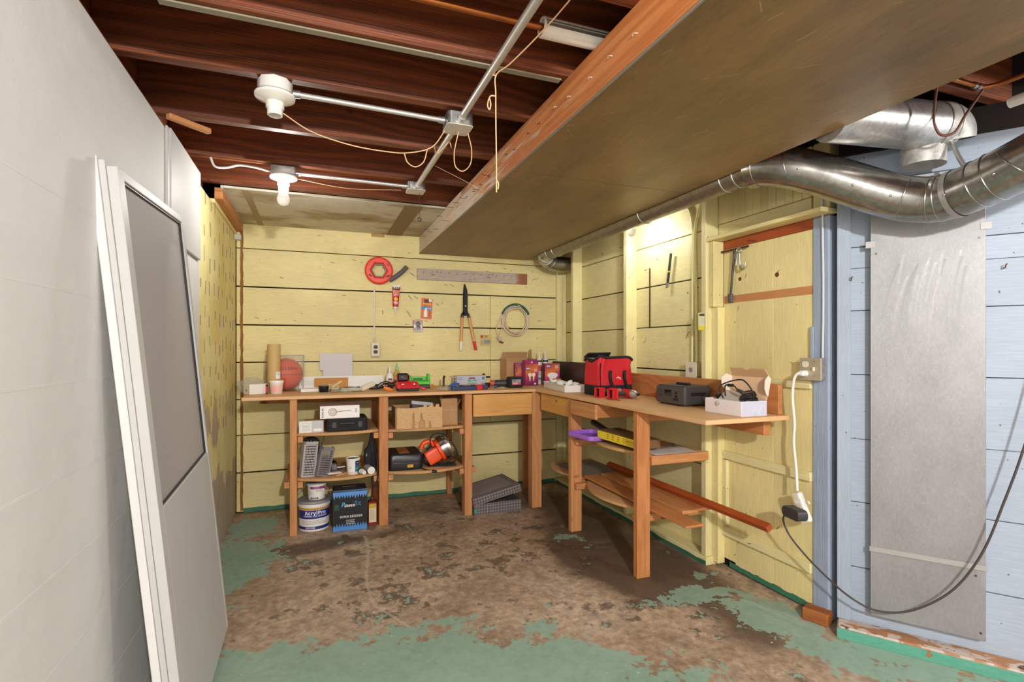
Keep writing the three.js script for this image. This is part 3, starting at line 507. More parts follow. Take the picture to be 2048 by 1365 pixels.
cord('tan pull cord sagging from the empty lampholder to the conduit', [
  [[-0.102, 2.082, -2.02], [-0.013, 2.025, -2.0], [0.123, 1.994, -2.0], [0.251, 1.994, -2.02], [0.339, 2.007, -2.04], [0.439, 2.048, -2.05], [0.484, 2.11, -2.03]],
  [[0.327, 2.003, -2.04], [0.341, 1.974, -2.05], [0.37, 1.96, -2.05], [0.402, 1.981, -2.05], [0.419, 2.036, -2.05]],
  [[0.45, 2.06, -2.07], [0.482, 2.063, -2.16], [0.52, 2.11, -2.2], [0.548, 2.142, -2.21], [0.556, 2.118, -2.21]]]);
cord('tan cord looped below the middle junction box', [[[0.552, 2.134, -2.075], [0.535, 2.039, -2.08], [0.543, 1.989, -2.08], [0.57, 1.976, -2.08], [0.602, 2.006, -2.08], [0.609, 2.069, -2.08], [0.592, 2.134, -2.075]]]);
cord('long pull cord tied to the thick conduit and hanging beside the soffit', [
  [[0.66, 2.2, -1.13], [0.628, 2.175, -1.35], [0.58, 2.15, -1.55], [0.556, 2.141, -1.62], [0.557, 2.09, -1.622], [0.557, 1.981, -1.62], [0.559, 1.85, -1.62], [0.559, 1.76, -1.62]],
  [[0.557, 2.075, -1.62], [0.54, 2.073, -1.62], [0.531, 2.056, -1.62], [0.529, 2.036, -1.62], [0.535, 2.028, -1.62], [0.539, 2.045, -1.62], [0.536, 2.062, -1.62]],
  [[0.556, 2.141, -1.62], [0.548, 2.15, -1.63], [0.553, 2.176, -1.655], [0.562, 2.15, -1.63]],
  [[0.559, 1.8, -1.62], [0.565, 1.79, -1.618], [0.563, 1.77, -1.618]]]);
{ const t = thing('pull_chain', 'thin dark pull chain with a ring below the back junction box', 'chain', [0.571, 2.146, -3.02]); mesh('chain', tube([[0, 0, 0], [0, -0.07, 0], [0, -0.139, 0]], 0.0016, { s: 5 }), M.rusty, t); mesh('ring', tor(0.0095, 0.0035, 0, -0.152, 0), M.darkSteel, t); }
one('string', 'thin slack string along the back conduit', 'string', tube([[0, 0.04, 0], [0.25, 0.018, 0], [0.55, 0.04, 0]].map(([a, b, c]) => [a, b, c]), 0.0014, { s: 5 }), M.string, [-0.08, 2.122, -3.05]);
one('string', 'thin taut string from the conduit to the soffit side board', 'string', tube([[0, 0, 0], [0.14, -0.04, -0.03], [0.27, -0.08, -0.06]], 0.0011, { s: 5 }), M.string, [0.56, 2.15, -2.55]);
one('cable', 'white plastic cable from the left wall to the bulb lampholder', 'cable', tube([[0, 0.03, 0], [0.02, -0.012, 0], [0.064, -0.014, 0], [0.13, 0.007, 0], [0.2, 0.005, 0], [0.275, -0.006, -0.01]], 0.0055, { s: 8 }), M.whiteP, [-0.483, 2.172, -2.975]);
one('wood_wedge', 'short orange wood wedge sticking out from the top of the white wall', 'wedge', cb(0.026, 0.022, 0.175, 0, 0, 0, { k: 0.003, r: [0.05, -0.74, 0] }), M.firA, [-0.462, 2.14, -2.395]);
{ const t = thing('copper_pipe', 'copper water pipe between the joists with a white foam sleeve', 'pipe', [0, 2.25, -1.49]);
  mesh('pipe', tube([[-0.6, 0, 0], [0, 0, 0], [0.9, 0, 0], [1.9, 0, 0]], 0.011, { s: 12 }), M.copper, t);
  mesh('foam_sleeve', merge([cyl(0.031, 0.031, 1.0, 1.165, 0, 0, { r: [0, 0, Math.PI / 2], open: true, a0: 0.3, al: 5.7, s: 28 }), cyl(0.0225, 0.0225, 1.0, 1.165, 0, 0, { r: [0, 0, Math.PI / 2], open: true, a0: 0.3, al: 5.7, s: 28 }), tor(0.0268, 0.0044, 0.665, 0, 0, { r: [0, Math.PI / 2, 0] })]), mat(0xe3ded2, 0.7, 0, { side: THREE.DoubleSide }), t); }

// ducts
const seamRing = (p, d, r, w = 0.0035) => { const g = tor(r, w, 0, 0, 0, { s: 8, t: 36 }); g.applyQuaternion(new THREE.Quaternion().setFromUnitVectors(V(0, 0, 1), V(...d).normalize())); g.translate(...p); return g; };
{ const o = [1.862, 2.062, -3.0], t = thing('round_duct', 'slim round metal duct along the right edge of the soffit', 'duct', o);
  mesh('pipe', tube([[0, 0, -1.0], [0, 0, -0.4], [0, 0, 0.5], [0, 0, 1.19]], 0.062, { s: 24, n: 20, caps: false }), mat(0xc8beb0, 0.38, 0.8, { map: T.galv }), t);
  mesh('elbow', tube([[0, 0, -0.98], [0.004, -0.004, -1.1], [0.05, -0.03, -1.2], [0.15, -0.06, -1.23], [0.325, -0.06, -1.23]], 0.068, { s: 24, n: 30, caps: false }), M.shiny, t);
  for (const z of [-0.98, -0.86, 0.35, 1.02, 1.1]) mesh('band', seamRing([0, 0, z], [0, 0, 1], 0.063), M.galv, t);
  for (const [p, d] of [[[0.006, -0.006, -1.1], [0.3, -0.1, -1]], [[0.03, -0.02, -1.17], [0.6, -0.3, -1]], [[0.09, -0.045, -1.22], [1, -0.4, -0.5]]]) mesh('band', seamRing(p, d, 0.069), M.galv, t); }
{ const o = [1.862, 2.055, -1.8], t = thing('duct_elbow', 'shiny metal duct with adjustable elbows in front of the grey wall duct', 'duct', o), P = [[0, 0.004, -0.03], [0.01, 0, 0.03], [0.04, -0.03, 0.12], [0.12, -0.085, 0.22], [0.29, -0.22, 0.43], [0.335, -0.243, 0.53], [0.335, -0.222, 0.68], [0.32, -0.16, 0.9], [0.31, -0.06, 1.2]];
  mesh('pipe', tube(P, 0.086, { s: 36, n: 70 }), M.shiny, t);
  const c = new THREE.CatmullRomCurve3(P.map((q) => V(...q)), false, 'centripetal');
  for (const q of [0.03, 0.115, 0.43, 0.49, 0.512, 0.6, 0.635, 0.69]) { const a = c.getPointAt(q), d = c.getTangentAt(q); mesh('seam', seamRing([a.x, a.y, a.z], [d.x, d.y + (q === 0.115 || q === 0.69 ? 0.5 : 0), d.z], 0.0865, 0.0028), M.shiny, t); }
  for (const q of [0.15, 0.3, 0.4, 0.55, 0.66]) { const a = c.getPointAt(q), d = c.getTangentAt(q), n = V(-0.8, -0.1, 0.3).cross(d).cross(d).negate().normalize(); mesh('screw', sph(0.005, a.x + n.x * 0.086, a.y + n.y * 0.086, a.z + n.z * 0.086, { s: 8, t: 6 }), M.steel, t); }
  { const a = c.getPointAt(0.545), d = c.getTangentAt(0.545); const g = flat(new THREE.CylinderGeometry(0.0885, 0.0885, 0.02, 40, 1, true)); g.applyQuaternion(new THREE.Quaternion().setFromUnitVectors(V(0, 1, 0), d)); g.translate(a.x, a.y, a.z);
    mesh('hanger_strap', merge([g, tube([[a.x + 0.03, a.y + 0.08, a.z + 0.02], [a.x + 0.05, a.y + 0.15, a.z - 0.02], [a.x + 0.075, a.y + 0.235, a.z - 0.06]], 0.009, { s: 4 })]), mat(0xb5b3b0, 0.4, 0.8, { side: THREE.DoubleSide }), t); } }
{ const t = thing('round_duct', 'large dull round duct from the soffit to the diagonal blue wall', 'duct', [1.795, 2.11, -1.4], -0.17);
  mesh('pipe', cyl(0.09, 0.09, 0.51, 0.255, 0, 0, { s: 40, r: [0, 0, Math.PI / 2] }), M.galv, t);
  mesh('end_elbow', tube([[0.45, 0, 0], [0.5, 0, 0], [0.53, -0.02, -0.005], [0.535, -0.045, -0.01]], 0.091, { s: 36, n: 18 }), M.galvDull, t);
  for (const x of [0.45, 0.497]) mesh('seam', seamRing([x, 0, 0], [1, 0, 0], 0.091, 0.003), M.galv, t);
  mesh('collar', cyl(0.074, 0.074, 0.07, 0.45, -0.108, -0.03, { s: 32 }), M.galvDull, t); }
{ const t = thing('wall_duct', 'flat grey galvanised wall duct standing against the blue boards', 'duct', [BW.position.x, 0, BW.position.z], BW.rotation.y);
  mesh('duct_panel', reuv(bb(0.07, 0.44, 0.388, 1.96, 0.001, 0.05, { k: 0.002 }), (x, y) => [x - 0.07, y - 0.38]), M.panel, t);
  mesh('duct_panel', reuv(bb(0.07, 0.44, 0.11, 0.386, 0.001, 0.049, { k: 0.002 }), (x, y) => [x - 0.07, y - 0.38]), M.panel, t);
  mesh('drive_cleat', bb(0.066, 0.444, 0.384, 0.406, 0.0505, 0.0545, { k: 0.001 }), mat(0xa6a4a2, 0.45, 0.4), t);
  for (const [x, y] of [[0.44, 1.725], [0.07, 1.69]]) mesh('bracket', bb(x - 0.017, x + 0.017, y - 0.014, y + 0.014, 0.0505, 0.0525, { k: 0.0008 }), mat(0xa09e9c, 0.55, 0.4), t);
  for (const [x, y] of [[0.42, 1.68], [0.09, 1.65], [0.41, 0.36], [0.425, 0.14]]) mesh('screw', cyl(0.004, 0.004, 0.002, x, y, 0.051, { s: 8, r: [Math.PI / 2, 0, 0] }), M.darkSteel, t); }
{ const t = thing('copper_pipe', 'copper water pipe with an elbow under the joists at top right', 'pipe', [2.1, 2.212, -1.19]);
  mesh('pipe', tube([[-0.25, 0, 0], [0, 0, 0], [0.18, 0, 0]], 0.009, { s: 10 }), M.copper, t); mesh('elbow', tube([[0.18, 0, 0], [0.21, 0, 0.005], [0.23, 0, 0.03], [0.235, 0, 0.06], [0.24, 0, 0.4]], 0.009, { s: 10 }), M.copper, t);
  for (const x of [0.16, 0.185]) mesh('fitting', cyl(0.0115, 0.0115, 0.016, x, 0, 0, { r: [0, 0, Math.PI / 2] }), M.steel, t); }
one('plastic_pipe', 'white plastic drain pipe end at the right edge under the ceiling', 'pipe', merge([cyl(0.02, 0.02, 0.6, 0, 0, 0.3, { r: [Math.PI / 2, 0, 0], s: 24, open: true }), cyl(0.017, 0.017, 0.6, 0, 0, 0.3, { r: [Math.PI / 2, 0, 0], s: 24, open: true }), tor(0.0185, 0.002, 0, 0, 0)]), mat(0xe8e4dc, 0.35, 0, { side: THREE.DoubleSide }), [2.425, 2.165, -1.165]);
one('cable', 'brown cable hanging in a loop in front of the large round duct', 'cable', tube([[0, 0.06, 0], [0, -0.02, -0.01], [0.006, -0.085, -0.015], [0.035, -0.125, -0.01], [0.07, -0.12, 0.01], [0.1, -0.06, 0.03], [0.16, 0.03, 0.05]], 0.0045, { s: 8 }), mat(0x5a3526, 0.5), [2.07, 2.14, -1.2]);

// ---------------------------------------------------------------- things on and against the walls
function loft(secs, n = 20, pw = 2) {            // sections { c:[x,y,z], a, b } stacked along y, superellipse outline; uv u runs from the back round the front, v upward
  const pos = [], uv = [], idx = []; const m = secs.length;
  secs.forEach((s, j) => { for (let i = 0; i <= n; i++) { const t = -Math.PI / 2 - i / n * Math.PI * 2, ct = Math.cos(t), st = Math.sin(t); const p = s.p || pw; const x = Math.sign(ct) * Math.pow(Math.abs(ct), 2 / p) * s.a, z = Math.sign(st) * Math.pow(Math.abs(st), 2 / p) * s.b; pos.push(s.c[0] + x, s.c[1], s.c[2] + z); uv.push(1 - i / n, j / (m - 1)); } });
  for (let j = 0; j < m - 1; j++) for (let i = 0; i < n; i++) { const a = j * (n + 1) + i, b = a + 1, c = a + n + 1, d = c + 1; idx.push(a, c, b, b, c, d); }
  for (const [j, f] of [[0, 1], [m - 1, 0]]) { const k = pos.length / 3; pos.push(...secs[j].c); uv.push(0.5, j ? 1 : 0); const k0 = pos.length / 3; for (let i = 0; i <= n; i++) { const q = (j * (n + 1) + i) * 3; pos.push(pos[q], pos[q + 1], pos[q + 2]); uv.push(0.5, j ? 1 : 0); } for (let i = 0; i < n; i++) f ? idx.push(k, k0 + i, k0 + i + 1) : idx.push(k, k0 + i + 1, k0 + i); }
  const g = new THREE.BufferGeometry(); g.setAttribute('position', new THREE.Float32BufferAttribute(pos, 3)); g.setAttribute('uv', new THREE.Float32BufferAttribute(uv, 2)); g.setIndex(idx); g.computeVertexNormals(); return flat(g);
}
const withMap = (t, r = 0.5, o = {}) => new THREE.MeshStandardMaterial({ map: t, roughness: r, ...o });
const bentNail = (x, y, z, dx, dy, L, ax = 'z') => { const p = [[0, 0, -0.004], [0, 0, 0.012], [dx * 0.5 * L, dy * 0.5 * L, 0.015], [dx * L, dy * L, 0.016]]; return tube(p.map(([a, b, c]) => (ax === 'z' ? [x + a, y + b, z + c] : [x - c, y + b, z + a])), 0.0015, { s: 5, n: 7 }); };
{ const w = scene.getObjectByName('wall_back');
  for (const [x, y, dx, dy, L] of [[0.79, 1.69, 0.6, -0.5, 0.05], [0.74, 1.69, 0.6, -0.6, 0.05], [0.73, 1.56, 0.5, -0.8, 0.06], [0.61, 1.66, 0.4, -0.9, 0.035], [0.98, 1.63, 0.6, -0.5, 0.03], [1.03, 1.64, -0.3, -0.7, 0.02], [1.30, 1.63, 1, 0.2, 0.03], [0.76, 1.88, 0.7, -0.5, 0.05], [1.87, 1.87, 0.7, 0.5, 0.035], [1.9, 1.875, 0.7, 0.5, 0.035], [1.93, 1.5, 0.8, 0.1, 0.03], [1.85, 1.61, 0.3, 0.6, 0.02], [1.14, 1.48, 0.3, 0.6, 0.02], [0.53, 1.56, 0, -1, 0.03], [1.1, 1.8, 0.8, -0.5, 0.04]]) mesh('bent_nail', bentNail(x, y, ZB, dx, dy, L), M.rusty, w);
  const r = scene.getObjectByName('wall_right');
  for (const [y, z, dx, dy, L] of [[2.02, -3.72, 0.6, -0.5, 0.04], [2.02, -3.45, 0.6, -0.2, 0.04], [1.94, -2.95, 0.7, -0.5, 0.04], [1.86, -2.99, 0.6, -0.6, 0.03], [1.80, -3.13, 1, 0, 0.04], [1.6, -2.68, 0.6, -0.4, 0.03], [1.35, -2.66, -0.5, -0.8, 0.05], [1.83, -2.19, 0.9, -0.2, 0.07]]) mesh('bent_nail', bentNail(XR, y, z, dx, dy, L, 'x'), M.rusty, r); }

{ // fish tape reel
  const t = thing('fish_tape', 'orange-red fish tape reel with grey handle hanging on the back wall', 'reel', [0.497, 1.884, ZB + 0.006]);
  const oc = [], ih = []; for (let i = 0; i < 48; i++) oc.push([0.112 * Math.cos(i / 48 * 6.2832), 0.112 * Math.sin(i / 48 * 6.2832)]); for (let i = 0; i < 6; i++) ih.push([0.062 * Math.cos(i / 6 * 6.2832), 0.062 * Math.sin(i / 6 * 6.2832)]);
  mesh('case', extr(oc, 0.052, { b: 0.016, bs: 4, holes: [ih.slice().reverse()] }), mat(0xe8402a, 0.4), t);
  mesh('reel', extr(ih.map(([a, b]) => [a * 0.985, b * 0.985]), 0.036, { b: 0.001, z: 0.006, holes: [ih.map(([a, b]) => [a * 0.86, b * 0.86]).reverse()] }), M.greyP, t);
  mesh('handle', tube([[0.085, -0.075, 0.026], [0.115, -0.058, 0.03], [0.165, -0.02, 0.032], [0.2, 0.012, 0.03], [0.226, 0.042, 0.028]], 0.019, { s: 12, n: 24 }), mat(0x5d5a62, 0.6), t);
  for (const s of [-1, 1]) mesh('window_slot', cb(0.03, 0.012, 0.002, s * 0.07, -0.045, 0.0525, { r: [0, 0, s * 0.5], k: 0.0005 }), M.black, t);
  mesh('grip_plate', cb(0.022, 0.03, 0.003, 0.075, 0.05, 0.052, { r: [0, 0, -0.5] }), mat(0xb43426, 0.5), t); }
{ const t = thing('cable_raceway', 'narrow white cable raceway running down the back wall to the outlet', 'raceway', [0.463, 1.305, ZB]);
  mesh('channel', bb(-0.006, 0.006, -0.006, 0.45, 0.001, 0.011, { k: 0.002 }), M.cream, t); for (const y of [0.03, 0.2]) mesh('clip', bb(-0.009, 0.009, y, y + 0.018, 0.001, 0.0135, { k: 0.002 }), M.cream, t); mesh('connector', bb(-0.01, 0.01, -0.008, 0.022, 0.001, 0.016, { k: 0.002 }), mat(0xcdb98e, 0.5), t); }
function duplex(t, x, y, z, m) { for (const s of [1, -1]) { const so = mesh('socket', extr(rrect(0.034, 0.029, 0.012), 0.003, { x, y: y + s * 0.0195, z }), m, t); for (const q of [-0.006, 0.006]) mesh('slot', cb(0.0024, 0.009, 0.0012, x + q, y + s * 0.0195 + 0.003, z + 0.0032, { k: 0.0002 }), M.black, so); mesh('slot', cyl(0.0028, 0.0028, 0.0012, x, y + s * 0.0195 - 0.008, z + 0.0032, { s: 8, r: [Math.PI / 2, 0, 0] }), M.black, so); } }
{ const t = thing('wall_outlet', 'cream surface outlet box with two dark sockets on the back wall', 'outlet', [0.47, 1.238, ZB]); mesh('box', cb(0.07, 0.116, 0.042, 0, 0, 0.022, { k: 0.004 }), M.cream, t); duplex(t, 0, 0, 0.0432, M.black); }
{ // squeezed sealant tube
  const t = thing('sealant_tube', 'red and white squeeze tube hanging nozzle down on the back wall', 'tube', [0.632, 1.578, ZB + 0.024]);
  const m = canvas(256, 512, (g, w, h) => { fill(g, '#c9252b', 0, 0, w, h); fill(g, '#f0ece8', 0, 0, w, 110); fill(g, '#2a1a1c', 90, 110, 80, 60); text(g, 'DAP', w / 2, 140, 34, '#fff'); for (let i = 0; i < 3; i++) text(g, ['RAPID', 'FUSE', 'STIK'][i], w / 2, 200 + i * 36, 36, '#f6dccb'); g.fillStyle = '#f2c81e'; g.beginPath(); g.arc(w / 2, 335, 26, 0, 7); g.fill(); lines(g, 96, 372, 70, 4, 14, 8, '#f3e6e0'); fill(g, '#e9e4e0', 0, 480, w, 32); });
  mesh('tube_body', loft([{ c: [0.0, 0, 0], a: 0.021, b: 0.018 }, { c: [0.002, 0.05, 0], a: 0.025, b: 0.017 }, { c: [0.004, 0.12, 0], a: 0.029, b: 0.012 }, { c: [0.007, 0.175, 0], a: 0.032, b: 0.004 }, { c: [0.008, 0.192, 0], a: 0.033, b: 0.0015 }]), withMap(m, 0.4), t);
  mesh('nozzle', lathe([[0.0001, -0.054], [0.003, -0.054], [0.009, -0.01], [0.012, -0.008], [0.012, 0.001], [0.0001, 0.001]], 16), M.whiteP, t); }
{ const t = thing('glue_card', 'orange blister card holding a small white glue bottle on the back wall', 'blister pack', [0.896, 1.585, ZB + 0.004]);
  printed('backing_card', 0.092, 0.174, 192, (g, w, h) => { fill(g, '#e2611f', 0, 0, w, h); fill(g, '#3a2416', 45, 20, 90, 60); text(g, 'Gorilla', w / 2, 95, 44, '#f3c23a'); fill(g, '#2e86c8', 0, 150, w, 50); text(g, 'SUPER GLUE', w * 0.62, 175, 20, '#fff'); fill(g, '#dfe6cf', 128, 8, 50, 50); g.fillStyle = '#2f6a54'; for (const y of [230, 270, 310]) { g.beginPath(); g.arc(150, y, 13, 0, 7); g.fill(); } }, t, [0, 0, 0.003], [0, 0, -0.05], 0.4, 0.003);
  const b = mesh('bottle', loft([{ c: [-0.012, -0.073, 0.012], a: 0.017, b: 0.008 }, { c: [-0.011, -0.03, 0.012], a: 0.018, b: 0.009 }, { c: [-0.01, -0.012, 0.012], a: 0.012, b: 0.008 }, { c: [-0.01, 0.005, 0.012], a: 0.006, b: 0.006 }]), M.whiteP, t); mesh('cap', lathe([[0.0001, 0], [0.008, 0], [0.006, 0.026], [0.0001, 0.028]], 12, -0.01, 0.006, 0.012), mat(0x4fae86, 0.4), b); }
{ const t = thing('hardware_packet', 'small clear packet with red card hanging on a nail at the back wall', 'packet', [0.822, 1.438, ZB + 0.006]);
  printed('header_card', 0.082, 0.095, 128, (g, w, h) => { fill(g, '#b43c46', 0, 0, w, h); fill(g, '#55565c', 34, 44, 60, 78); lines(g, 14, 8, 100, 2, 14, 7, '#e8d6d6'); fill(g, '#dcd2d0', 0, h - 20, w, 20); }, t, [0, 0, 0], [0, 0, 0.06], 0.5);
  mesh('film_bag', loft([{ c: [0, -0.055, 0.006], a: 0.043, b: 0.001 }, { c: [0, -0.02, 0.006], a: 0.042, b: 0.008 }, { c: [0, 0.02, 0.005], a: 0.041, b: 0.004 }, { c: [0, 0.058, 0.003], a: 0.026, b: 0.001 }]), M.film, t); mesh('hooks', merge([tube([[-0.014, 0.01, 0.008], [0, 0.034, 0.009], [0.014, 0.01, 0.008]], 0.004), tube([[-0.01, -0.02, 0.009], [0.0, 0.005, 0.011], [0.012, -0.02, 0.009]], 0.004)]), M.darkSteel, t); }
{ const t = thing('hook_rail', 'weathered grey board with bent nails mounted above the shears', 'board', [1.314, 1.8755, ZB]);
  const m = withMap((() => { const n = fbm(12, 4, 4), g = noise(20, 60); return tex(512, 64, (u, v) => { let k = mix3([196, 184, 172], [168, 152, 140], g(u, v)); k = mix3(k, [150, 96, 66], smooth(0.88, 0.97, u + 0.12 * (n(u, v) - 0.5))); return mix3(k, [120, 100, 90], 0.6 * smooth(0.68, 0.76, n(u * 2, v))); }); })(), 0.8);
  const g = bb(-0.5, 0.5, -0.0475, 0.0475, 0.001, 0.021, { k: 0.002 }); reuv(g, (x, y) => [x + 0.5, (y + 0.0475) / 0.095]); mesh('board', g, m, t);
  for (let i = 0; i < 13; i++) mesh('bent_nail', tube([[-0.45 + i * 0.072, 0.01 * rnd() + 0.005, 0.018], [-0.45 + i * 0.072, 0.012, 0.034], [-0.44 + i * 0.072, 0.026, 0.036]], 0.0013, { s: 5, n: 6 }), M.rusty, t); }
{ // hedge shears
  const t = thing('hedge_shears', 'hedge shears with black blades and wooden handles hanging point up', 'shears', [1.232, 1.561, ZB + 0.006]);
  for (const s of [-1, 1]) {
    const bl = mesh('blade', extr([[-0.003 * s, -0.03], [s * 0.03, -0.028], [s * 0.02, 0.02], [s * 0.021, 0.12], [s * 0.018, 0.19], [s * 0.004 - 0.006, 0.246], [-0.008, 0.246], [-0.01 * s, 0.17], [-0.012 * s, 0.02]], 0.005, { z: s > 0 ? 0.012 : 0.006 }), mat(0x232227, 0.3, 0.5), t);
    const a = [s > 0 ? 0.03 : -0.028, -0.032, 0.015], e = s > 0 ? [0.094, -0.328, 0.02] : [-0.042, -0.333, 0.02]; const L = (q) => [lerp(a[0], e[0], q), lerp(a[1], e[1], q), lerp(a[2], e[2], q)];
    mesh('tang', tube([[s * 0.012, -0.005, 0.012], [s * 0.03, -0.02, 0.013], L(0.08)], 0.008, { s: 8 }), mat(0x232227, 0.3, 0.5), t);
    mesh('ferrule', tube([L(0.0), L(0.05)], 0.0135, { s: 12, straight: true, n: 2 }), M.darkSteel, t);
    mesh('wood_handle', tube([L(0.05), L(0.4), L(0.74)], 0.0132, { s: 12, straight: true, n: 6 }), mat(0xfff0d8, 0.5, 0, { map: T.top }), t);
    mesh('dipped_grip', tube([L(0.74), L(1)], 0.0136, { s: 12, straight: true, n: 3 }), s > 0 ? M.redP : M.whiteP, t);
  }
  mesh('pivot_bolt', cyl(0.007, 0.007, 0.006, 0, 0.055, 0.02, { s: 6, r: [Math.PI / 2, 0, 0] }), M.steel, t); }
{ // coiled extension cord
  const t = thing('extension_cord', 'coiled beige extension cord with green sleeve hanging on the back wall', 'cord', [1.698, 1.5, ZB + 0.012]); const p = [];
  for (let i = 0; i <= 6 * 14; i++) { const a = i / 14 * Math.PI * 2 + 1.4, k = Math.floor(i / 14), q = 0.116 + 0.017 * Math.sin(k * 2.3 + 0.8 * Math.cos(a)) ; p.push([q * Math.cos(a) * 1.02 + 0.006 * Math.sin(k * 1.7), q * Math.sin(a) * 1.06 - 0.012 * (a % 6.28 > 3.14 ? k * 0.2 : 0), 0.006 + 0.006 * k * 0.7 + 0.003 * Math.sin(i)]); }
  mesh('cord_coil', tube(p, 0.0048, { s: 7, n: 360 }), M.cord, t);
  mesh('loose_end', tube([[-0.115, 0.02, 0.02], [-0.13, -0.07, 0.02], [-0.15, -0.13, 0.016], [-0.155, -0.165, 0.014]], 0.0045, { s: 7 }), M.cord, t); mesh('loose_end', tube([[-0.11, 0.06, 0.03], [-0.165, -0.02, 0.03], [-0.185, -0.09, 0.024], [-0.165, -0.15, 0.016]], 0.0045, { s: 7 }), M.cord, t);
  mesh('plug', merge([cb(0.03, 0.034, 0.022, -0.152, -0.17, 0.014, { k: 0.006, r: [0, 0, 0.5] }), cb(0.026, 0.02, 0.02, -0.17, -0.16, 0.02, { k: 0.005 })]), mat(0xc9b29c, 0.5), t); mesh('plug', cb(0.04, 0.014, 0.018, -0.135, -0.198, 0.012, { k: 0.004, r: [0, 0, -0.3] }), mat(0x6d4a38, 0.5), t);
  const arc = []; for (let i = 0; i <= 12; i++) { const a = lerp(0.38, 2.75, i / 12); arc.push([0.133 * Math.cos(a), 0.133 * Math.sin(a) * 1.05, 0.018]); } mesh('sleeve', tube(arc, 0.0125, { s: 10, n: 30 }), M.teal, t); }
{ const t = thing('hanger_card', 'small yellow card of picture hangers on the back wall', 'card', [1.424, 1.318, ZB + 0.003]); printed('card', 0.106, 0.098, 192, (g, w, h) => { fill(g, '#cdb873', 0, 0, w, h); fill(g, '#d8bc3c', w - 40, 0, 40, 60); fill(g, '#b9322c', 8, 8, 44, 44); lines(g, 70, 12, 70, 3, 13, 7, '#6e5a34'); fill(g, '#a9a69c', 56, 70, 104, 84); lines(g, 10, 96, 40, 5, 14, 6, '#8d7740'); }, t, [0, 0, 0.002], [0, 0, 0], 0.5, 0.002);
  for (let i = 0; i < 5; i++) mesh('hanger', tube([[-0.012 + i * 0.012, -0.03, 0.004], [-0.01 + i * 0.012, 0.004, 0.008], [-0.006 + i * 0.012, -0.012, 0.005]], 0.0018, { s: 5, n: 8 }), M.steel, t); }

// right wall hardware
one('metal_strip', 'thin rusty metal strip hanging on the yellow boards between two studs', 'strip', bb(0, 0.003, -0.42, 0, -0.006, 0.006, { k: 0.0005 }), M.rusty, [XR - 0.006, 1.808, -3.079]);
{ const t = thing('saw_blade', 'grey steel blade tied with yellow twine hanging on the right wall', 'blade', [XR - 0.02, 1.868, -2.823]); mesh('blade', extr([[-0.012, 0], [0.012, 0], [0.01, -0.2], [-0.014, -0.228]], 0.004, {}).applyMatrix4(new THREE.Matrix4().makeRotationY(-Math.PI / 2)).applyMatrix4(new THREE.Matrix4().makeRotationX(0.165)), M.darkSteel, t); mesh('twine', cb(0.01, 0.012, 0.03, -0.002, -0.118, -0.02, { k: 0.003 }), mat(0xc9b23a, 0.7), t); mesh('tip', cb(0.008, 0.03, 0.022, -0.002, -0.205, -0.034, { k: 0.002 }), M.steel, t); }
for (const [lab, p] of [['yellow-painted cable curving down to the outlet on the right wall', [[0, 0.98, -0.056], [0, 0.93, -0.022], [0, 0.85, 0.0], [0, 0.4, 0.0], [0, 0, -0.004]]], ['second yellow-painted cable beside it nearer to the stud', [[0.0, 0.96, 0.072], [0, 0.9, 0.045], [0, 0.8, 0.022], [0, 0.4, 0.03], [0, 0, 0.034]]]]) one('wall_cable', lab, 'cable', tube(p, 0.0095, { s: 10, n: 40 }), mat(0xd6cf94, 0.55), [XR - 0.012, 1.165, -2.625], 0, 'cables to the wall outlet');
{ const t = thing('wall_outlet', 'metal outlet box on the yellow boards behind the power station', 'outlet', [XR, 1.117, -2.588]); mesh('box', bb(-0.055, -0.001, -0.045, 0.045, -0.045, 0.045, { k: 0.005 }), mat(0xb9b28c, 0.5, 0.2), t); mesh('cover_plate', bb(-0.058, -0.0555, -0.048, 0.048, -0.048, 0.048, { k: 0.001 }), M.cream, t); mesh('socket', cyl(0.016, 0.016, 0.003, -0.059, 0, 0, { s: 16, r: [0, 0, Math.PI / 2] }), M.greyP, t); }
{ const t = thing('blister_pack', 'clear blister pack with yellow card hanging on the stud by the door', 'blister pack', [XS - 0.004, 1.405, -2.44]); printed('backing_card', 0.055, 0.1, 96, (g, w, h) => { fill(g, '#d8d4a0', 0, 0, w, h); fill(g, '#d9cf33', 0, h * 0.78, w, h * 0.22); fill(g, '#4a4640', 10, 10, w - 20, 24); g.fillStyle = '#c9c9c2'; g.beginPath(); g.arc(w / 2, h * 0.52, 24, 0, 7); g.fill(); }, t, [0, 0, 0], [0, -Math.PI / 2 + 0.5, 0], 0.4, 0.001); mesh('bubble', sph(0.021, -0.01, -0.004, 0.006, { sc: [0.6, 1.3, 1] }), M.clear, t); }
{ const t = thing('t_handle_tool', 'long steel T-handle tool hanging on the boarded door', 'tool', [XR - 0.022, 1.797, -2.272]); mesh('crossbar', cyl(0.006, 0.006, 0.195, 0, 0, 0, { r: [Math.PI / 2, 0, 0], s: 10 }), M.rusty, t); mesh('shaft', tube([[0, 0, 0], [0.002, -0.14, -0.018], [0.004, -0.26, -0.034]], 0.006, { s: 10 }), M.darkSteel, t); mesh('socket_end', cb(0.018, 0.05, 0.03, 0.005, -0.268, -0.036, { k: 0.004 }), M.greyD, t); }
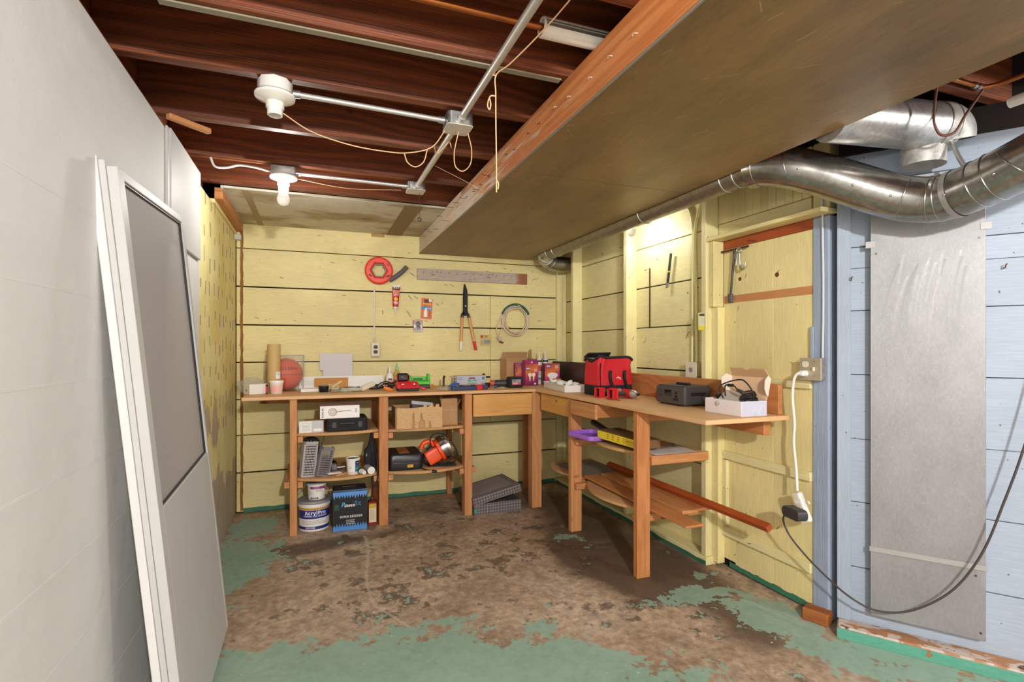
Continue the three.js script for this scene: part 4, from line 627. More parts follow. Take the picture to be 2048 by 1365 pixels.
{ const t = thing('snap_hook', 'shiny zinc hook and eye hanging beside the T-handle tool', 'hook', [XR - 0.034, 1.785, -2.228]); mesh('eye', tor(0.015, 0.005, 0, -0.004, 0, { r: [0, Math.PI / 2, 0] }), M.steel, t); mesh('latch', tube([[0, -0.018, -0.004], [0, -0.05, -0.015], [0, -0.08, -0.022]], 0.005, { s: 8 }), M.steel, t); mesh('hook', tube([[0, -0.018, 0.004], [0, -0.06, 0.006], [0, -0.095, 0.01], [0, -0.11, 0.024], [0, -0.1, 0.04], [0, -0.075, 0.046]], 0.0055, { s: 8 }), M.steel, t); }
{ // post outlet with its white cord
  const t = thing('post_outlet', 'metal box with cream outlet and switch on the blue post', 'outlet', [XR - 0.009, 1.152, -1.775]); mesh('box', bb(-0.04, -0.001, -0.05, 0.05, -0.05, 0.05, { k: 0.005 }), M.galvDull, t); const pl = mesh('cover_plate', bb(-0.044, -0.0405, -0.052, 0.052, -0.056, 0.056, { k: 0.003 }), mat(0xb9b09a, 0.4, 0.5), t);
  for (const y of [0.022, -0.02]) mesh('socket', extr(rrect(0.034, 0.029, 0.012), 0.003, {}).applyMatrix4(new THREE.Matrix4().makeRotationY(-Math.PI / 2)).translate(-0.0442, y, -0.024), M.cream, pl); mesh('switch', bb(-0.054, -0.0442, -0.008, 0.01, 0.018, 0.026, { k: 0.001 }), M.cream, pl); for (const y of [-0.03, 0.036]) mesh('screw', cyl(0.004, 0.004, 0.002, -0.045, y, 0.022, { s: 8, r: [0, 0, Math.PI / 2] }), M.steel, pl); }
one('cable', 'thin whitish cable running up the edge of the blue post', 'cable', tube([[0, 0, 0], [0.002, 0.3, 0.002], [0, 0.6, 0], [0.0, 0.92, 0]], 0.005, { s: 8 }), mat(0xc9cdd2, 0.5), [XR - 0.014, 1.204, -1.742]);
{ const t = thing('power_strip', 'white power strip hanging by its cord below the post outlet', 'power strip', [2.12, 0.54, -1.79]);
  mesh('cord', tube([[0.02, 0.592, -0.009], [0.0, 0.595, -0.015], [-0.005, 0.58, -0.035], [0.008, 0.49, -0.063], [0.014, 0.345, -0.057], [0.012, 0.27, -0.06], [0.008, 0.13, -0.042], [0.0, 0.04, -0.03]], 0.0065, { s: 10, n: 50 }), M.whiteP, t); mesh('plug', cb(0.04, 0.026, 0.028, 0.014, 0.592, -0.008, { k: 0.006 }), M.whiteP, t);
  const b = mesh('body', cb(0.028, 0.135, 0.046, 0, -0.03, -0.004, { k: 0.006, r: [-0.45, 0, 0] }), M.whiteP, t); for (let i = 0; i < 3; i++) mesh('socket', extr(rrect(0.026, 0.022, 0.009), 0.002, {}).applyMatrix4(new THREE.Matrix4().makeRotationY(-Math.PI / 2)).applyMatrix4(new THREE.Matrix4().makeRotationX(-0.45)).translate(-0.0145, 0.012 - i * 0.036, -0.024 + i * 0.0175), M.cream, b); mesh('switch', cb(0.006, 0.016, 0.012, 0.0, 0.0, 0.028, { k: 0.002, r: [-0.45, 0, 0] }), M.cream, b); }
{ const t = thing('power_adapter', 'black plug-in power adapter on the white power strip', 'adapter', [2.07, 0.498, -1.765]); mesh('body', extr(rrect(0.115, 0.05, 0.022), 0.05, { b: 0.004, bs: 2 }).applyMatrix4(new THREE.Matrix4().makeRotationY(-Math.PI / 2 - 0.2)), M.charcoal, t);
  mesh('cable', tube([[-0.02, -0.012, -0.05], [-0.005, -0.05, -0.085], [0.02, -0.12, -0.08], [0.03, -0.193, 0.0], [0.04, -0.255, 0.1], [0.05, -0.302, 0.202], [0.096, -0.333, 0.266], [0.14, -0.325, 0.327], [0.178, -0.295, 0.38], [0.24, -0.197, 0.468], [0.291, -0.041, 0.539], [0.332, 0.188, 0.596], [0.362, 0.388, 0.638], [0.40, 0.75, 0.7], [0.43, 1.1, 0.74]], 0.0042, { s: 8, n: 120 }), mat(0x3f3836, 0.6), t); }
for (const [x, y, l] of [[0.499, 1.562, 'small screw hook on the blue boards right of the wall duct'], [0.001, 1.549, 'small screw hook on the blue boards left of the wall duct']]) { const q = BW.localToWorld(V(0, 0, 0)); BW.updateMatrixWorld(); const p = V(x, y, 0).applyMatrix4(BW.matrixWorld); one('screw_hook', l, 'hook', tube([[0, 0, 0], [0, -0.002, 0.025], [0.002, 0.01, 0.032], [0.006, 0.012, 0.024]], 0.0022, { s: 6 }), M.rusty, [p.x, p.y, p.z], BW.rotation.y, 'screw hooks on the blue wall'); }

{ // screen door leaning on the white wall
  const o = V(-0.348, 0.002, -1.80), U = V(-0.152, 1.744, 0.092).normalize(), W = V(0, 0.0528, -1).normalize(), N = W.clone().cross(U).normalize(); W.crossVectors(U, N).normalize();
  const t = thing('screen_door', 'white screen door with grey mesh and solid lower panel leaning on the white wall', 'door', [o.x, o.y, o.z]); t.quaternion.setFromRotationMatrix(new THREE.Matrix4().makeBasis(W, U, N));
  const P = M.whitePanel;
  mesh('stile', bb(0, 0.05, 0, 1.752, -0.026, 0, { g: 1, k: 0.002 }), P, t); mesh('stile', bb(0.738, 0.766, 0, 1.752, -0.026, 0, { g: 1, k: 0.002 }), P, t);
  mesh('top_rail', bb(0.0503, 0.7377, 1.724, 1.752, -0.026, -0.0005, { g: 0, k: 0.002 }), P, t); mesh('lower_panel', bb(0.0503, 0.7377, 0.0, 0.778, -0.024, -0.0008, { g: 1, k: 0.002 }), P, t);
  mesh('edge_channel', bb(-0.004, 0.02, 0, 1.768, -0.042, -0.0265, { g: 1, k: 0.002 }), P, t); mesh('edge_channel', bb(-0.008, 0.012, 0, 1.778, -0.064, -0.0425, { g: 1, k: 0.002 }), M.white, t);
  mesh('mesh_screen', bb(0.0503, 0.7377, 0.7785, 1.7235, -0.015, -0.014, { k: 0 }), phys({ color: 0xb9b4b2, roughness: 0.7, transparent: true, opacity: 0.6 }), t);
  for (const g of [bb(0.0503, 0.7377, 1.7185, 1.7235, -0.013, -0.006, { k: 0.001 }), bb(0.0503, 0.7377, 0.7785, 0.7835, -0.013, -0.006, { k: 0.001 }), bb(0.7325, 0.7375, 0.784, 1.718, -0.013, -0.006, { k: 0.001 }), bb(0.0505, 0.0535, 0.784, 1.718, -0.013, -0.006, { k: 0.001 })]) mesh('gasket', g, M.black, t); }

// ---------------------------------------------------------------- on the worktop
const BT = 0.9305;
function blob(rx, ry, rz, amp, o = {}) {           // crumpled lump resting on y = 0
  const n = fbm(5, 5, 3), g = new THREE.IcosahedronGeometry(1, o.d ?? 9); const p = g.attributes.position;
  for (let i = 0; i < p.count; i++) { const x = p.getX(i), y = p.getY(i), z = p.getZ(i); const q = 1 + amp * (n(0.5 + x * 0.31 + y * 0.17, 0.5 + z * 0.33 - y * 0.21) - 0.5) * 2; p.setXYZ(i, x * rx * q, Math.max(0, (y * q + 0.85) * ry), z * rz * q); }
  g.computeVertexNormals(); return flat(g);
}
function crate(w, h, d, th, o = {}) { return [bb(-w / 2, w / 2, 0, th, -d / 2, d / 2, o), bb(-w / 2, w / 2, th, h, d / 2 - th, d / 2, o), bb(-w / 2, w / 2, th, h, -d / 2, -d / 2 + th, o), bb(-w / 2, -w / 2 + th, th, h, -d / 2 + th, d / 2 - th, o), bb(w / 2 - th, w / 2, th, h, -d / 2 + th, d / 2 - th, o)]; }
{ const t = thing('white_box', 'small white cardboard box at the left end of the worktop', 'box', [-0.38, BT, -4.04], 0.5); mesh('body', bb(-0.062, 0.062, 0, 0.07, -0.05, 0.05, { k: 0.002 }), M.paper, t); mesh('sticker', bb(-0.0628, -0.0622, 0.02, 0.035, -0.01, 0.01, { k: 0 }), M.greyP, t); }
one('plastic_bag', 'crumpled clear plastic bag behind the small white box', 'bag', blob(0.085, 0.055, 0.045, 0.35), M.film, [-0.43, BT, -4.2]);
{ const t = thing('wrapped_roll', 'tall kraft paper roll in clear plastic in front of the basketball', 'roll', [-0.268, BT, -4.105]); mesh('kraft_roll', lathe([[0.0001, 0], [0.043, 0], [0.0435, 0.3], [0.0445, 0.302], [0.0445, 0.345], [0.04, 0.347], [0.0001, 0.34]], 28), mat(0xc9a870, 0.7), t); mesh('plastic_wrap', lathe([[0.0455, 0.002], [0.0465, 0.08], [0.0455, 0.15], [0.0468, 0.22], [0.0455, 0.298]], 28), M.clear, t); wrapped('label', 0.0472, 0.0472, 0.05, 128, (g, w, h) => { fill(g, '#ececea', 0, 0, w, h); lines(g, 10, 12, w - 26, 6, 14, 5, '#9aa0a6'); }, t, [0, 0.125, 0], 0.35, 0.75); }
{ const t = thing('lidded_tub', 'small white lidded tub with pink label beside the kraft roll', 'tub', [-0.245, BT, -4.008]); mesh('cup', lathe([[0.0001, 0], [0.037, 0], [0.0435, 0.078], [0.041, 0.078], [0.0001, 0.07]], 28), M.whiteP, t); mesh('lid', lathe([[0.047, 0.076], [0.0475, 0.09], [0.044, 0.0925], [0.0001, 0.0905]], 28), M.whiteP, t); wrapped('label', 0.0425, 0.0385, 0.055, 128, (g, w, h) => { fill(g, '#eeb4ae', 0, 0, w, h); fill(g, '#d9d4cc', w - 34, 10, 24, h - 24); }, t, [0, 0.041, 0], -0.9, 2.2); }
{ const t = thing('marker_pen', 'red and black marker pen standing between box and tub', 'marker', [-0.306, BT, -3.985]); mesh('barrel', cyl(0.006, 0.006, 0.045, 0, 0.0325, 0, { s: 10 }), M.redP, t); mesh('cap', cyl(0.0065, 0.0065, 0.016, 0, 0.061, 0, { s: 10 }), M.black, t); mesh('foot', cyl(0.0065, 0.0065, 0.01, 0, 0.005, 0, { s: 10 }), M.black, t); }
{ const c = [-0.2, BT, -4.285], t = thing('display_case', 'clear acrylic display case around the basketball', 'case', c); const e = 0.127, H = 0.262;
  for (const g of [bb(-e, e, 0.004, H, e - 0.002, e, { k: 0 }), bb(-e, e, 0.004, H, -e, -e + 0.002, { k: 0 }), bb(-e, -e + 0.002, 0.004, H, -e + 0.002, e - 0.002, { k: 0 }), bb(e - 0.002, e, 0.004, H, -e + 0.002, e - 0.002, { k: 0 }), bb(-e, e, H, H + 0.002, -e, e, { k: 0 })]) mesh('pane', g, M.clear, t);
  mesh('base', bb(-e, e, 0, 0.0035, -e, e, { k: 0.001 }), M.clear, t);
  for (const [a, b] of [[-1, -1], [1, -1], [1, 1], [-1, 1]]) { mesh('edge', bb(a * e - 0.0012, a * e + 0.0012, 0.004, H + 0.002, b * e - 0.0012, b * e + 0.0012, { k: 0 }), mat(0x7b7a68, 0.3), t); } for (const s of [-1, 1]) { mesh('edge', bb(-e, e, H + 0.001, H + 0.003, s * e - 0.001, s * e + 0.001, { k: 0 }), mat(0x7b7a68, 0.3), t); mesh('edge', bb(s * e - 0.001, s * e + 0.001, H + 0.001, H + 0.003, -e, e, { k: 0 }), mat(0x7b7a68, 0.3), t); }
  const R = 0.119, B = thing('basketball', 'orange basketball with black lettering inside the clear case', 'ball', [c[0] + 0.002, c[1] + 0.004 + R, c[2]]); const bm = mat(0xc4502f, 0.6, 0, { bumpMap: bumpTex(120, 120, 1, 1, 1), bumpScale: 0.0012 }); mesh('ball', sph(R, 0, 0, 0, { s: 48, t: 32 }), bm, B);
  const gm = mat(0x2a1712, 0.7); mesh('seam', tor(R, 0.0016, 0, 0, 0, { r: [Math.PI / 2, 0, 0], t: 60, s: 6 }), gm, B); mesh('seam', tor(R, 0.0016, 0, 0, 0, { r: [0, 1.15, 0], t: 60, s: 6 }), gm, B); for (const s of [-1, 1]) mesh('seam', tor(R * 0.8, 0.0016, 0, s * R * 0.6, 0, { r: [Math.PI / 2 + s * 0.12, 0, 0], t: 60, s: 6 }), gm, B);
  const pt = canvas(512, 160, (g, w, h) => { fill(g, '#c4502f', 0, 0, w, h); text(g, 'SPALDING', w / 2, h / 2, 125, '#30120c', 'serif', 'bold', 'center', w * 0.96); }); const pg = flat(new THREE.SphereGeometry(R + 0.0012, 30, 10, Math.PI / 2 - 0.72, 1.44, 1.02, 0.33)); mesh('lettering', pg.rotateY(0.16), withMap(pt, 0.6), B); }
one('foam_board', 'white foam board with a notched corner leaning on the back wall', 'board', extr([[-0.099, 0], [0.124, 0], [0.124, 0.275], [-0.124, 0.275], [-0.124, 0.143], [-0.099, 0.143]], 0.018, { b: 0.001, r: [-0.02, 0, 0] }), M.foam, [0.166, BT, -4.402]);
one('plastic_channel', 'long white plastic channel lying along the back of the worktop', 'channel', extr([[0, 0], [0.07, 0], [0.07, 0.035], [0.066, 0.035], [0.066, 0.004], [0.004, 0.004], [0.004, 0.097], [0, 0.097]], 0.635, { b: 0.0006 }).applyMatrix4(new THREE.Matrix4().makeRotationY(-Math.PI / 2)).translate(0.635, 0, 0), M.whiteP, [-0.106, BT, -4.362]);
one('cardboard_strip', 'short brown cardboard strip standing in the white channel', 'cardboard', cb(0.245, 0.088, 0.004, 0, 0.045, 0, { k: 0.0005, r: [-0.08, 0, 0] }), mat(0xc08a4c, 0.85), [0.127, BT, -4.275]);
{ const t = thing('vent_grille', 'flat white slotted vent grille lying on the worktop', 'grille', [-0.03, BT, -4.13], 0.15); mesh('frame', merge([bb(-0.068, 0.068, 0, 0.022, -0.06, -0.056), bb(-0.068, 0.068, 0, 0.022, 0.056, 0.06), bb(-0.068, -0.064, 0, 0.022, -0.056, 0.056), bb(0.064, 0.068, 0, 0.022, -0.056, 0.056), bb(-0.064, 0.064, 0, 0.004, -0.056, 0.056)]), M.whiteP, t); for (let i = 0; i < 12; i++) mesh('slat', cb(0.006, 0.014, 0.11, -0.058 + i * 0.0105, 0.013, 0, { k: 0.0005, r: [0, 0, 0.3] }), M.whiteP, t); }
{ const t = thing('small_pot', 'small black pot with pale rim near the front of the worktop', 'pot', [0.066, BT, -4.03]); mesh('cup', lathe([[0.0001, 0], [0.031, 0], [0.036, 0.046], [0.033, 0.046], [0.029, 0.006], [0.0001, 0.006]], 24), M.black, t); mesh('rim', tor(0.0355, 0.002, 0, 0.047, 0, { r: [Math.PI / 2, 0, 0] }), M.greyP, t); }
{ const t = thing('sanding_block', 'grey-green sanding block beside the small black pot', 'block', [0.142, BT, -3.985], 0.1); mesh('body', bb(-0.03, 0.03, 0, 0.02, -0.022, 0.022, { k: 0.004 }), mat(0x8a8268, 0.8), t); mesh('pad', bb(-0.029, 0.029, 0.0205, 0.032, -0.021, 0.021, { k: 0.004 }), mat(0xb9b194, 0.85), t); }
one('paper_wad', 'crumpled tan paper behind the sanding block', 'paper', blob(0.05, 0.032, 0.04, 0.5), mat(0xcdb489, 0.85), [0.13, BT, -4.09]);
one('wood_stick', 'short pale wood stick lying across the tan paper', 'stick', cb(0.085, 0.012, 0.016, 0, 0.0, 0, { k: 0.002, r: [0.2, 0.5, 0.45] }), mat(0xd8bf94, 0.7), [0.155, BT + 0.055, -4.02]);
one('parts_bag', 'flat clear bag of shiny parts beside the white power strip', 'bag', blob(0.08, 0.016, 0.05, 0.5), phys({ color: 0xdfe2dc, roughness: 0.2, transmission: 0.35, thickness: 0 }), [0.25, BT, -4.0]);
{ const t = thing('power_strip', 'short off-white power strip lying askew on the worktop', 'power strip', [0.372, BT, -4.0], 0.5); const b = mesh('body', cb(0.115, 0.032, 0.036, 0, 0.0365, 0, { k: 0.005, r: [0, 0, 0.32] }), M.cream, t); for (let i = 0; i < 2; i++) mesh('socket', cb(0.022, 0.003, 0.024, -0.02 + i * 0.035, 0.0475 + i * 0.0115, 0, { k: 0.001, r: [0, 0, 0.32] }), M.whiteP, b); }
{ const t = thing('cable_tangle', 'tangle of black power leads lying on the worktop behind the chargers', 'cables', [0.45, BT, -4.14]); const L = [[[-0.27, 0.012, -0.05], [-0.2, 0.018, -0.06], [-0.1, 0.01, -0.05], [0, 0.01, -0.04], [0.08, 0.02, -0.02], [0.14, 0.03, 0.01]], [[0.0, 0.02, 0.0], [0.04, 0.05, -0.02], [0.09, 0.055, -0.03], [0.13, 0.03, 0.0], [0.08, 0.012, 0.03], [0.02, 0.02, 0.02], [0.06, 0.04, 0.0], [0.15, 0.05, -0.03]], [[-0.06, 0.008, 0.06], [0.02, 0.01, 0.05], [0.09, 0.03, 0.03], [0.15, 0.055, -0.01], [0.19, 0.05, -0.05]], [[0.03, 0.03, 0.03], [0.08, 0.018, 0.06], [0.12, 0.014, 0.03], [0.1, 0.03, -0.02], [0.05, 0.045, -0.01]]]; for (const p of L) mesh('lead', tube(p, 0.0045, { s: 7, n: 40 }), M.blackRubber, t); for (const [x, y, z, r] of [[0.1, 0.016, 0.05, 0.6], [0.0, 0.03, -0.01, 0.2], [-0.13, 0.012, -0.05, 0]]) mesh('plug', cb(0.035, 0.02, 0.022, x, y, z, { k: 0.004, r: [0, r, 0] }), M.black, t); }
one('utility_knife', 'small orange utility knife lying at the front of the worktop', 'knife', loft([{ c: [0, -0.036, 0], a: 0.008, b: 0.006 }, { c: [0, -0.02, 0], a: 0.013, b: 0.009 }, { c: [0, 0.01, 0], a: 0.013, b: 0.009 }, { c: [0.003, 0.034, 0], a: 0.008, b: 0.006 }], 14).rotateZ(1.25).translate(0, 0.018, 0), mat(0xf08238, 0.45), [0.51, BT, -3.925], 0.3);
function bottle(label, at, s, m, capm, draw) { const t = thing('glue_bottle', label, 'bottle', at); mesh('body', loft([[0, 0.026], [0.006, 0.029], [0.085, 0.029], [0.105, 0.022], [0.118, 0.012]].map(([y, r]) => ({ c: [0, y * s, 0], a: r * s, b: r * s * 0.8 })), 24), m, t); mesh('cap', lathe([[0.0001, 0.178], [0.0035, 0.178], [0.005, 0.15], [0.011, 0.145], [0.012, 0.1185], [0.0001, 0.1185]].map(([r, y]) => [r * s, y * s]), 18), capm, t); wrapped('label', 0.0295 * s, 0.0295 * s, 0.06 * s, 96, draw, t, [0, 0.05 * s, 0], -0.95, 1.9).scale.z = 0.82; }
bottle('white glue bottle with pointed cap against the back wall', [0.57, BT, -4.28], 1.02, M.whiteP, M.whiteP, (g, w, h) => { fill(g, '#efece8', 0, 0, w, h); fill(g, '#26356e', 22, 10, 52, 20); fill(g, '#e9763a', 14, 36, 68, 18); fill(g, '#3a2a4a', 20, 72, 56, 14); });
bottle('amber glue bottle with green cap behind the white one', [0.64, BT, -4.36], 1.12, mat(0xc9a046, 0.3), mat(0x9fc6a8, 0.4), (g, w, h) => { fill(g, '#dd7f4a', 0, 0, w, h); fill(g, '#f0d9b4', 10, 18, w - 20, 24); });
{ const t = thing('battery_charger', 'red dual battery charger with a battery slot at the front', 'charger', [0.653, BT, -3.935]); mesh('foot', bb(-0.078, 0.078, 0, 0.02, -0.058, 0.058, { k: 0.005 }), M.black, t); const g = loft([{ c: [0, 0.0205, 0], a: 0.083, b: 0.062, p: 8 }, { c: [0, 0.05, -0.004], a: 0.08, b: 0.056, p: 8 }, { c: [0, 0.066, -0.012], a: 0.074, b: 0.044, p: 8 }, { c: [0, 0.07, -0.014], a: 0.06, b: 0.03, p: 8 }], 32); mesh('shell', g, M.redP, t); for (let i = 0; i < 9; i++) mesh('vent_slot', cb(0.004, 0.022, 0.004, -0.052 + i * 0.013, 0.036, 0.058, { k: 0.0005, r: [-0.2, 0, 0] }), mat(0x8f1420, 0.5), t); for (const s of [-1, 1]) mesh('emblem', cb(0.016, 0.008, 0.003, s * 0.042, 0.052, 0.053, { k: 0.001, r: [-0.35, 0, 0] }), M.whiteP, t); }
{ const t = thing('battery_pack', 'black and red battery pack seated on the red charger', 'battery', [0.622, BT + 0.0715, -3.965]); mesh('shell', bb(-0.042, 0.042, 0, 0.058, -0.04, 0.04, { k: 0.01 }), M.black, t); for (const s of [-1, 1]) mesh('side_rail', bb(s * 0.0425, s * 0.047, 0.006, 0.045, -0.034, 0.036, { k: 0.002 }), M.redP, t); printed('label', 0.05, 0.03, 96, (g, w, h) => { fill(g, '#262226', 0, 0, w, h); text(g, 'M18', 64, 40, 22, '#e0404a'); lines(g, 10, 12, 50, 2, 10, 4, '#8a8a8a'); }, t, [0, 0.028, 0.0406]); }
{ const t = thing('battery_charger', 'bright green open-topped charger on a black base', 'charger', [0.785, BT, -4.16], -0.1); mesh('foot', bb(-0.07, 0.08, 0, 0.03, -0.06, 0.058, { k: 0.005 }), M.charcoal, t); mesh('shell', merge([bb(-0.078, 0.082, 0.0305, 0.058, -0.062, 0.062, { k: 0.006 }), bb(-0.078, -0.062, 0.058, 0.1, -0.062, 0.03, { k: 0.005 }), bb(0.06, 0.082, 0.058, 0.112, -0.062, 0.04, { k: 0.006 }), bb(-0.062, 0.06, 0.058, 0.088, -0.062, -0.05, { k: 0.003 })]), M.greenP, t); mesh('bay_print', bb(-0.045, 0.03, 0.064, 0.076, -0.0495, -0.0485, { k: 0 }), mat(0x20541c, 0.6), t); }
one('red_clamp', 'small red plastic gadget beside the red charger', 'gadget', loft([{ c: [0, -0.03, 0], a: 0.007, b: 0.008 }, { c: [0, -0.01, 0], a: 0.012, b: 0.013 }, { c: [0, 0.02, 0], a: 0.011, b: 0.012 }, { c: [0, 0.032, 0], a: 0.005, b: 0.006 }], 16, 3).scale(0.8, 0.75, 0.8).rotateZ(1.25).translate(0, 0.017, 0), M.redP, [0.762, BT, -3.885], -0.2);
{ const t = thing('bent_handle', 'black hooked steel handle standing upright on the worktop', 'handle', [0.983, BT, -4.16]); mesh('shank', tube([[0, 0, 0], [0, 0.05, 0], [0.0, 0.078, 0.004], [0.0, 0.09, 0.016], [0, 0.086, 0.03]], 0.0085, { s: 12 }), mat(0x4a4446, 0.35, 0.6), t); mesh('collar', cyl(0.014, 0.016, 0.01, 0, 0.005, 0), M.darkSteel, t); }
one('clear_packaging', 'crumpled clear packaging lying left of the navy parts case', 'packaging', blob(0.09, 0.014, 0.05, 0.45), M.film, [0.95, BT, -3.87]);
one('tape_roll', 'small amber tape roll beside the green charger', 'tape', tor(0.014, 0.006, 0, 0.018, 0, { s: 10 }), mat(0xc07a3a, 0.4), [0.865, BT, -4.05], 0.3);
one('blue_cap', 'tiny blue plastic cap on the clear packaging', 'disc', cyl(0.009, 0.009, 0.012, 0, 0.006, 0, { s: 14 }), M.blueP, [0.985, BT + 0.024, -3.86]);  // a small blue cap, modelled as a plain disc
{ const t = thing('glove_box', 'lavender grey carton of disposable gloves near the back wall', 'box', [1.225, BT, -4.25], 0.06); mesh('carton', bb(-0.128, 0.128, 0, 0.088, -0.058, 0.058, { k: 0.002 }), mat(0xc4c4d2, 0.6), t);
  printed('front_print', 0.252, 0.084, 512, (g, w, h) => { fill(g, '#c6c6d6', 0, 0, w, h); fill(g, '#5f9b96', 190, 60, 150, 70); fill(g, '#86343c', 205, 26, 110, 24); text(g, 'GLOVES', 265, 104, 38, '#f4f6f4'); text(g, 'NITRILE', 265, 74, 20, '#e6f0ec'); fill(g, '#7f9fb4', 14, 20, 66, 40); text(g, '200', 47, 40, 26, '#e8f0f4'); fill(g, '#5f8ea0', 440, 18, 48, 44); for (let i = 0; i < 10; i++) fill(g, '#4a4654', 424 + i * 7, 120, 3, 40); }, t, [0, 0.044, 0.0586]); printed('side_print', 0.11, 0.08, 128, (g, w, h) => { fill(g, '#cfcfd8', 0, 0, w, h); fill(g, '#5f9b96', 30, 44, 60, 28); fill(g, '#86343c', 38, 20, 44, 12); }, t, [-0.1286, 0.044, 0], [0, -Math.PI / 2, 0]); }
{ const t = thing('parts_case', 'flat navy parts case with a red end and loose bits on top', 'case', [1.1, BT, -3.865], 0.05); mesh('tray', bb(-0.14, 0.06, 0, 0.03, -0.05, 0.045, { k: 0.004 }), M.navy, t); mesh('red_end', bb(0.0605, 0.11, 0, 0.036, -0.045, 0.04, { k: 0.005 }), M.redP, t); mesh('purple_end', bb(0.1105, 0.155, 0, 0.034, -0.045, 0.035, { k: 0.005 }), mat(0x4a3760, 0.5), t); for (let i = 0; i < 7; i++) mesh('driver_bit', cyl(0.004, 0.003, 0.05, -0.11 + i * 0.024, 0.0345, -0.01 + 0.02 * rnd(), { s: 6, r: [Math.PI / 2, 0, rr(-0.8, 0.8)] }), i % 2 ? mat(0xb08a3a, 0.4, 0.5) : M.darkSteel, t); }
one('blue_scraper', 'blue plastic scraper leaning on the glove carton', 'scraper', extr([[-0.05, 0], [0.05, 0.012], [0.055, 0.024], [0.01, 0.036], [-0.04, 0.016]], 0.012, { b: 0.002, r: [-0.5, 0, 0.12] }), M.blueP, [1.045, BT + 0.006, -4.08]);
one('clear_blister', 'long clear blister sleeve lying in front of the glove carton', 'packaging', blob(0.13, 0.014, 0.03, 0.3), M.film, [1.2, BT, -4.09]);
{ const t = thing('multi_tool', 'red and black oscillating multi-tool lying on its side', 'power tool', [1.4, BT, -4.02], -0.25); mesh('body', loft([{ c: [0, -0.075, 0], a: 0.02, b: 0.024 }, { c: [0, -0.03, 0], a: 0.028, b: 0.03 }, { c: [0, 0.04, 0], a: 0.03, b: 0.032 }, { c: [0, 0.095, 0], a: 0.026, b: 0.03 }], 20).rotateZ(-Math.PI / 2).translate(0.02, 0.033, 0), M.charcoal, t); mesh('red_grip', loft([{ c: [0, 0, 0], a: 0.024, b: 0.027 }, { c: [0, 0.03, 0], a: 0.027, b: 0.03 }, { c: [0, 0.034, 0], a: 0.02, b: 0.02 }], 20).rotateZ(Math.PI / 2).translate(-0.03, 0.034, 0), mat(0xc8513f, 0.45), t); mesh('head', loft([{ c: [0, 0, 0], a: 0.018, b: 0.018 }, { c: [0, 0.036, 0], a: 0.021, b: 0.021 }], 16).translate(-0.085, 0.001, 0), M.blackMatte, t); mesh('blade', cb(0.05, 0.004, 0.03, -0.125, 0.012, 0, { k: 0.001 }), M.darkSteel, t); }
{ const t = thing('battery_pack', 'black battery pack with grey and red label at the bench corner', 'battery', [1.515, BT, -3.94], 0.05); mesh('shell', extr(rrect(0.118, 0.088, 0.014), 0.07, { b: 0.004, bs: 2 }).translate(0, 0.0442, -0.035), M.blackMatte, t); printed('label', 0.078, 0.042, 128, (g, w, h) => { fill(g, '#8f979e', 0, 0, w, h); fill(g, '#d2525a', 0, h * 0.58, w, h * 0.42); fill(g, '#2a3038', 6, 12, 50, 8); lines(g, 12, h * 0.66, 100, 2, 10, 5, '#f0d6d6'); }, t, [0, 0.046, 0.0357]); }
{ const t = thing('bottle_cap', 'round blue bottle cap lying in front of the multi-tool', 'cap', [1.335, BT, -3.895]); mesh('cap', lathe([[0.0001, 0.012], [0.009, 0.012], [0.0105, 0.01], [0.011, 0], [0.009, 0], [0.009, 0.009], [0.0001, 0.0095]], 20).rotateX(1.2).translate(0, 0.011, 0), M.blueP, t); }
one('clear_clip', 'small clear plastic clip beside the blue bottle cap', 'clip', blob(0.024, 0.008, 0.014, 0.4, { d: 4 }), M.film, [1.39, BT, -3.88]);
{ const t = thing('cardboard_carton', 'open brown cardboard carton with torn flaps at the corner of the worktop', 'box', [1.69, BT, -4.33], 0.03); const w = 0.132, d = 0.075; mesh('front_panel', extr([[-w, 0], [w, 0], [w, 0.16], [0.09, 0.13], [0.06, 0.16], [-0.02, 0.185], [-w, 0.215]], 0.004, { b: 0.0006, z: d - 0.004 }), M.card, t); mesh('back_panel', bb(-w, w, 0, 0.235, -d, -d + 0.004, { k: 0.0006 }), M.card, t); mesh('side_panel', bb(-w, -w + 0.004, 0, 0.225, -d + 0.0045, d - 0.0045, { k: 0.0006 }), M.card, t); mesh('side_panel', bb(w - 0.004, w, 0, 0.225, -d + 0.0045, d - 0.0045, { k: 0.0006 }), M.card, t); mesh('base', bb(-w + 0.004, w - 0.004, 0, 0.004, -d + 0.0045, d - 0.0045, { k: 0.0006 }), M.card, t); mesh('flap', cb(0.24, 0.055, 0.004, 0, 0.258, -d + 0.016, { k: 0.0006, r: [0.4, 0, 0] }), M.card, t); mesh('flap', extr([[0, 0], [0.035, 0], [0.034, 0.075], [0.022, 0.085], [0.002, 0.078]], 0.004, { b: 0.0006, x: w - 0.008, y: 0.225, z: -0.02, r: [0, 0.5, 0] }), M.card, t); }
function bulbBox(label, at, turn, w, h, d, draw) { const t = thing('bulb_box', label, 'box', at, turn, 'light bulb cartons on the worktop'); mesh('carton', bb(-w / 2, w / 2, 0, h, -d / 2, d / 2, { k: 0.0015 }), mat(0x8e2a62, 0.45), t); printed('front_print', w - 0.003, h - 0.003, 256, draw, t, [0, h / 2, d / 2 + 0.0008], [0, 0, 0], 0.4); return t; }
const bulbBg = (g, w, h) => { const q = g.createLinearGradient(0, 0, w * 0.6, h); q.addColorStop(0, '#8c2a63'); q.addColorStop(0.42, '#e0813a'); q.addColorStop(0.6, '#c2466a'); q.addColorStop(1, '#6e2158'); g.fillStyle = q; g.fillRect(0, 0, w, h); };
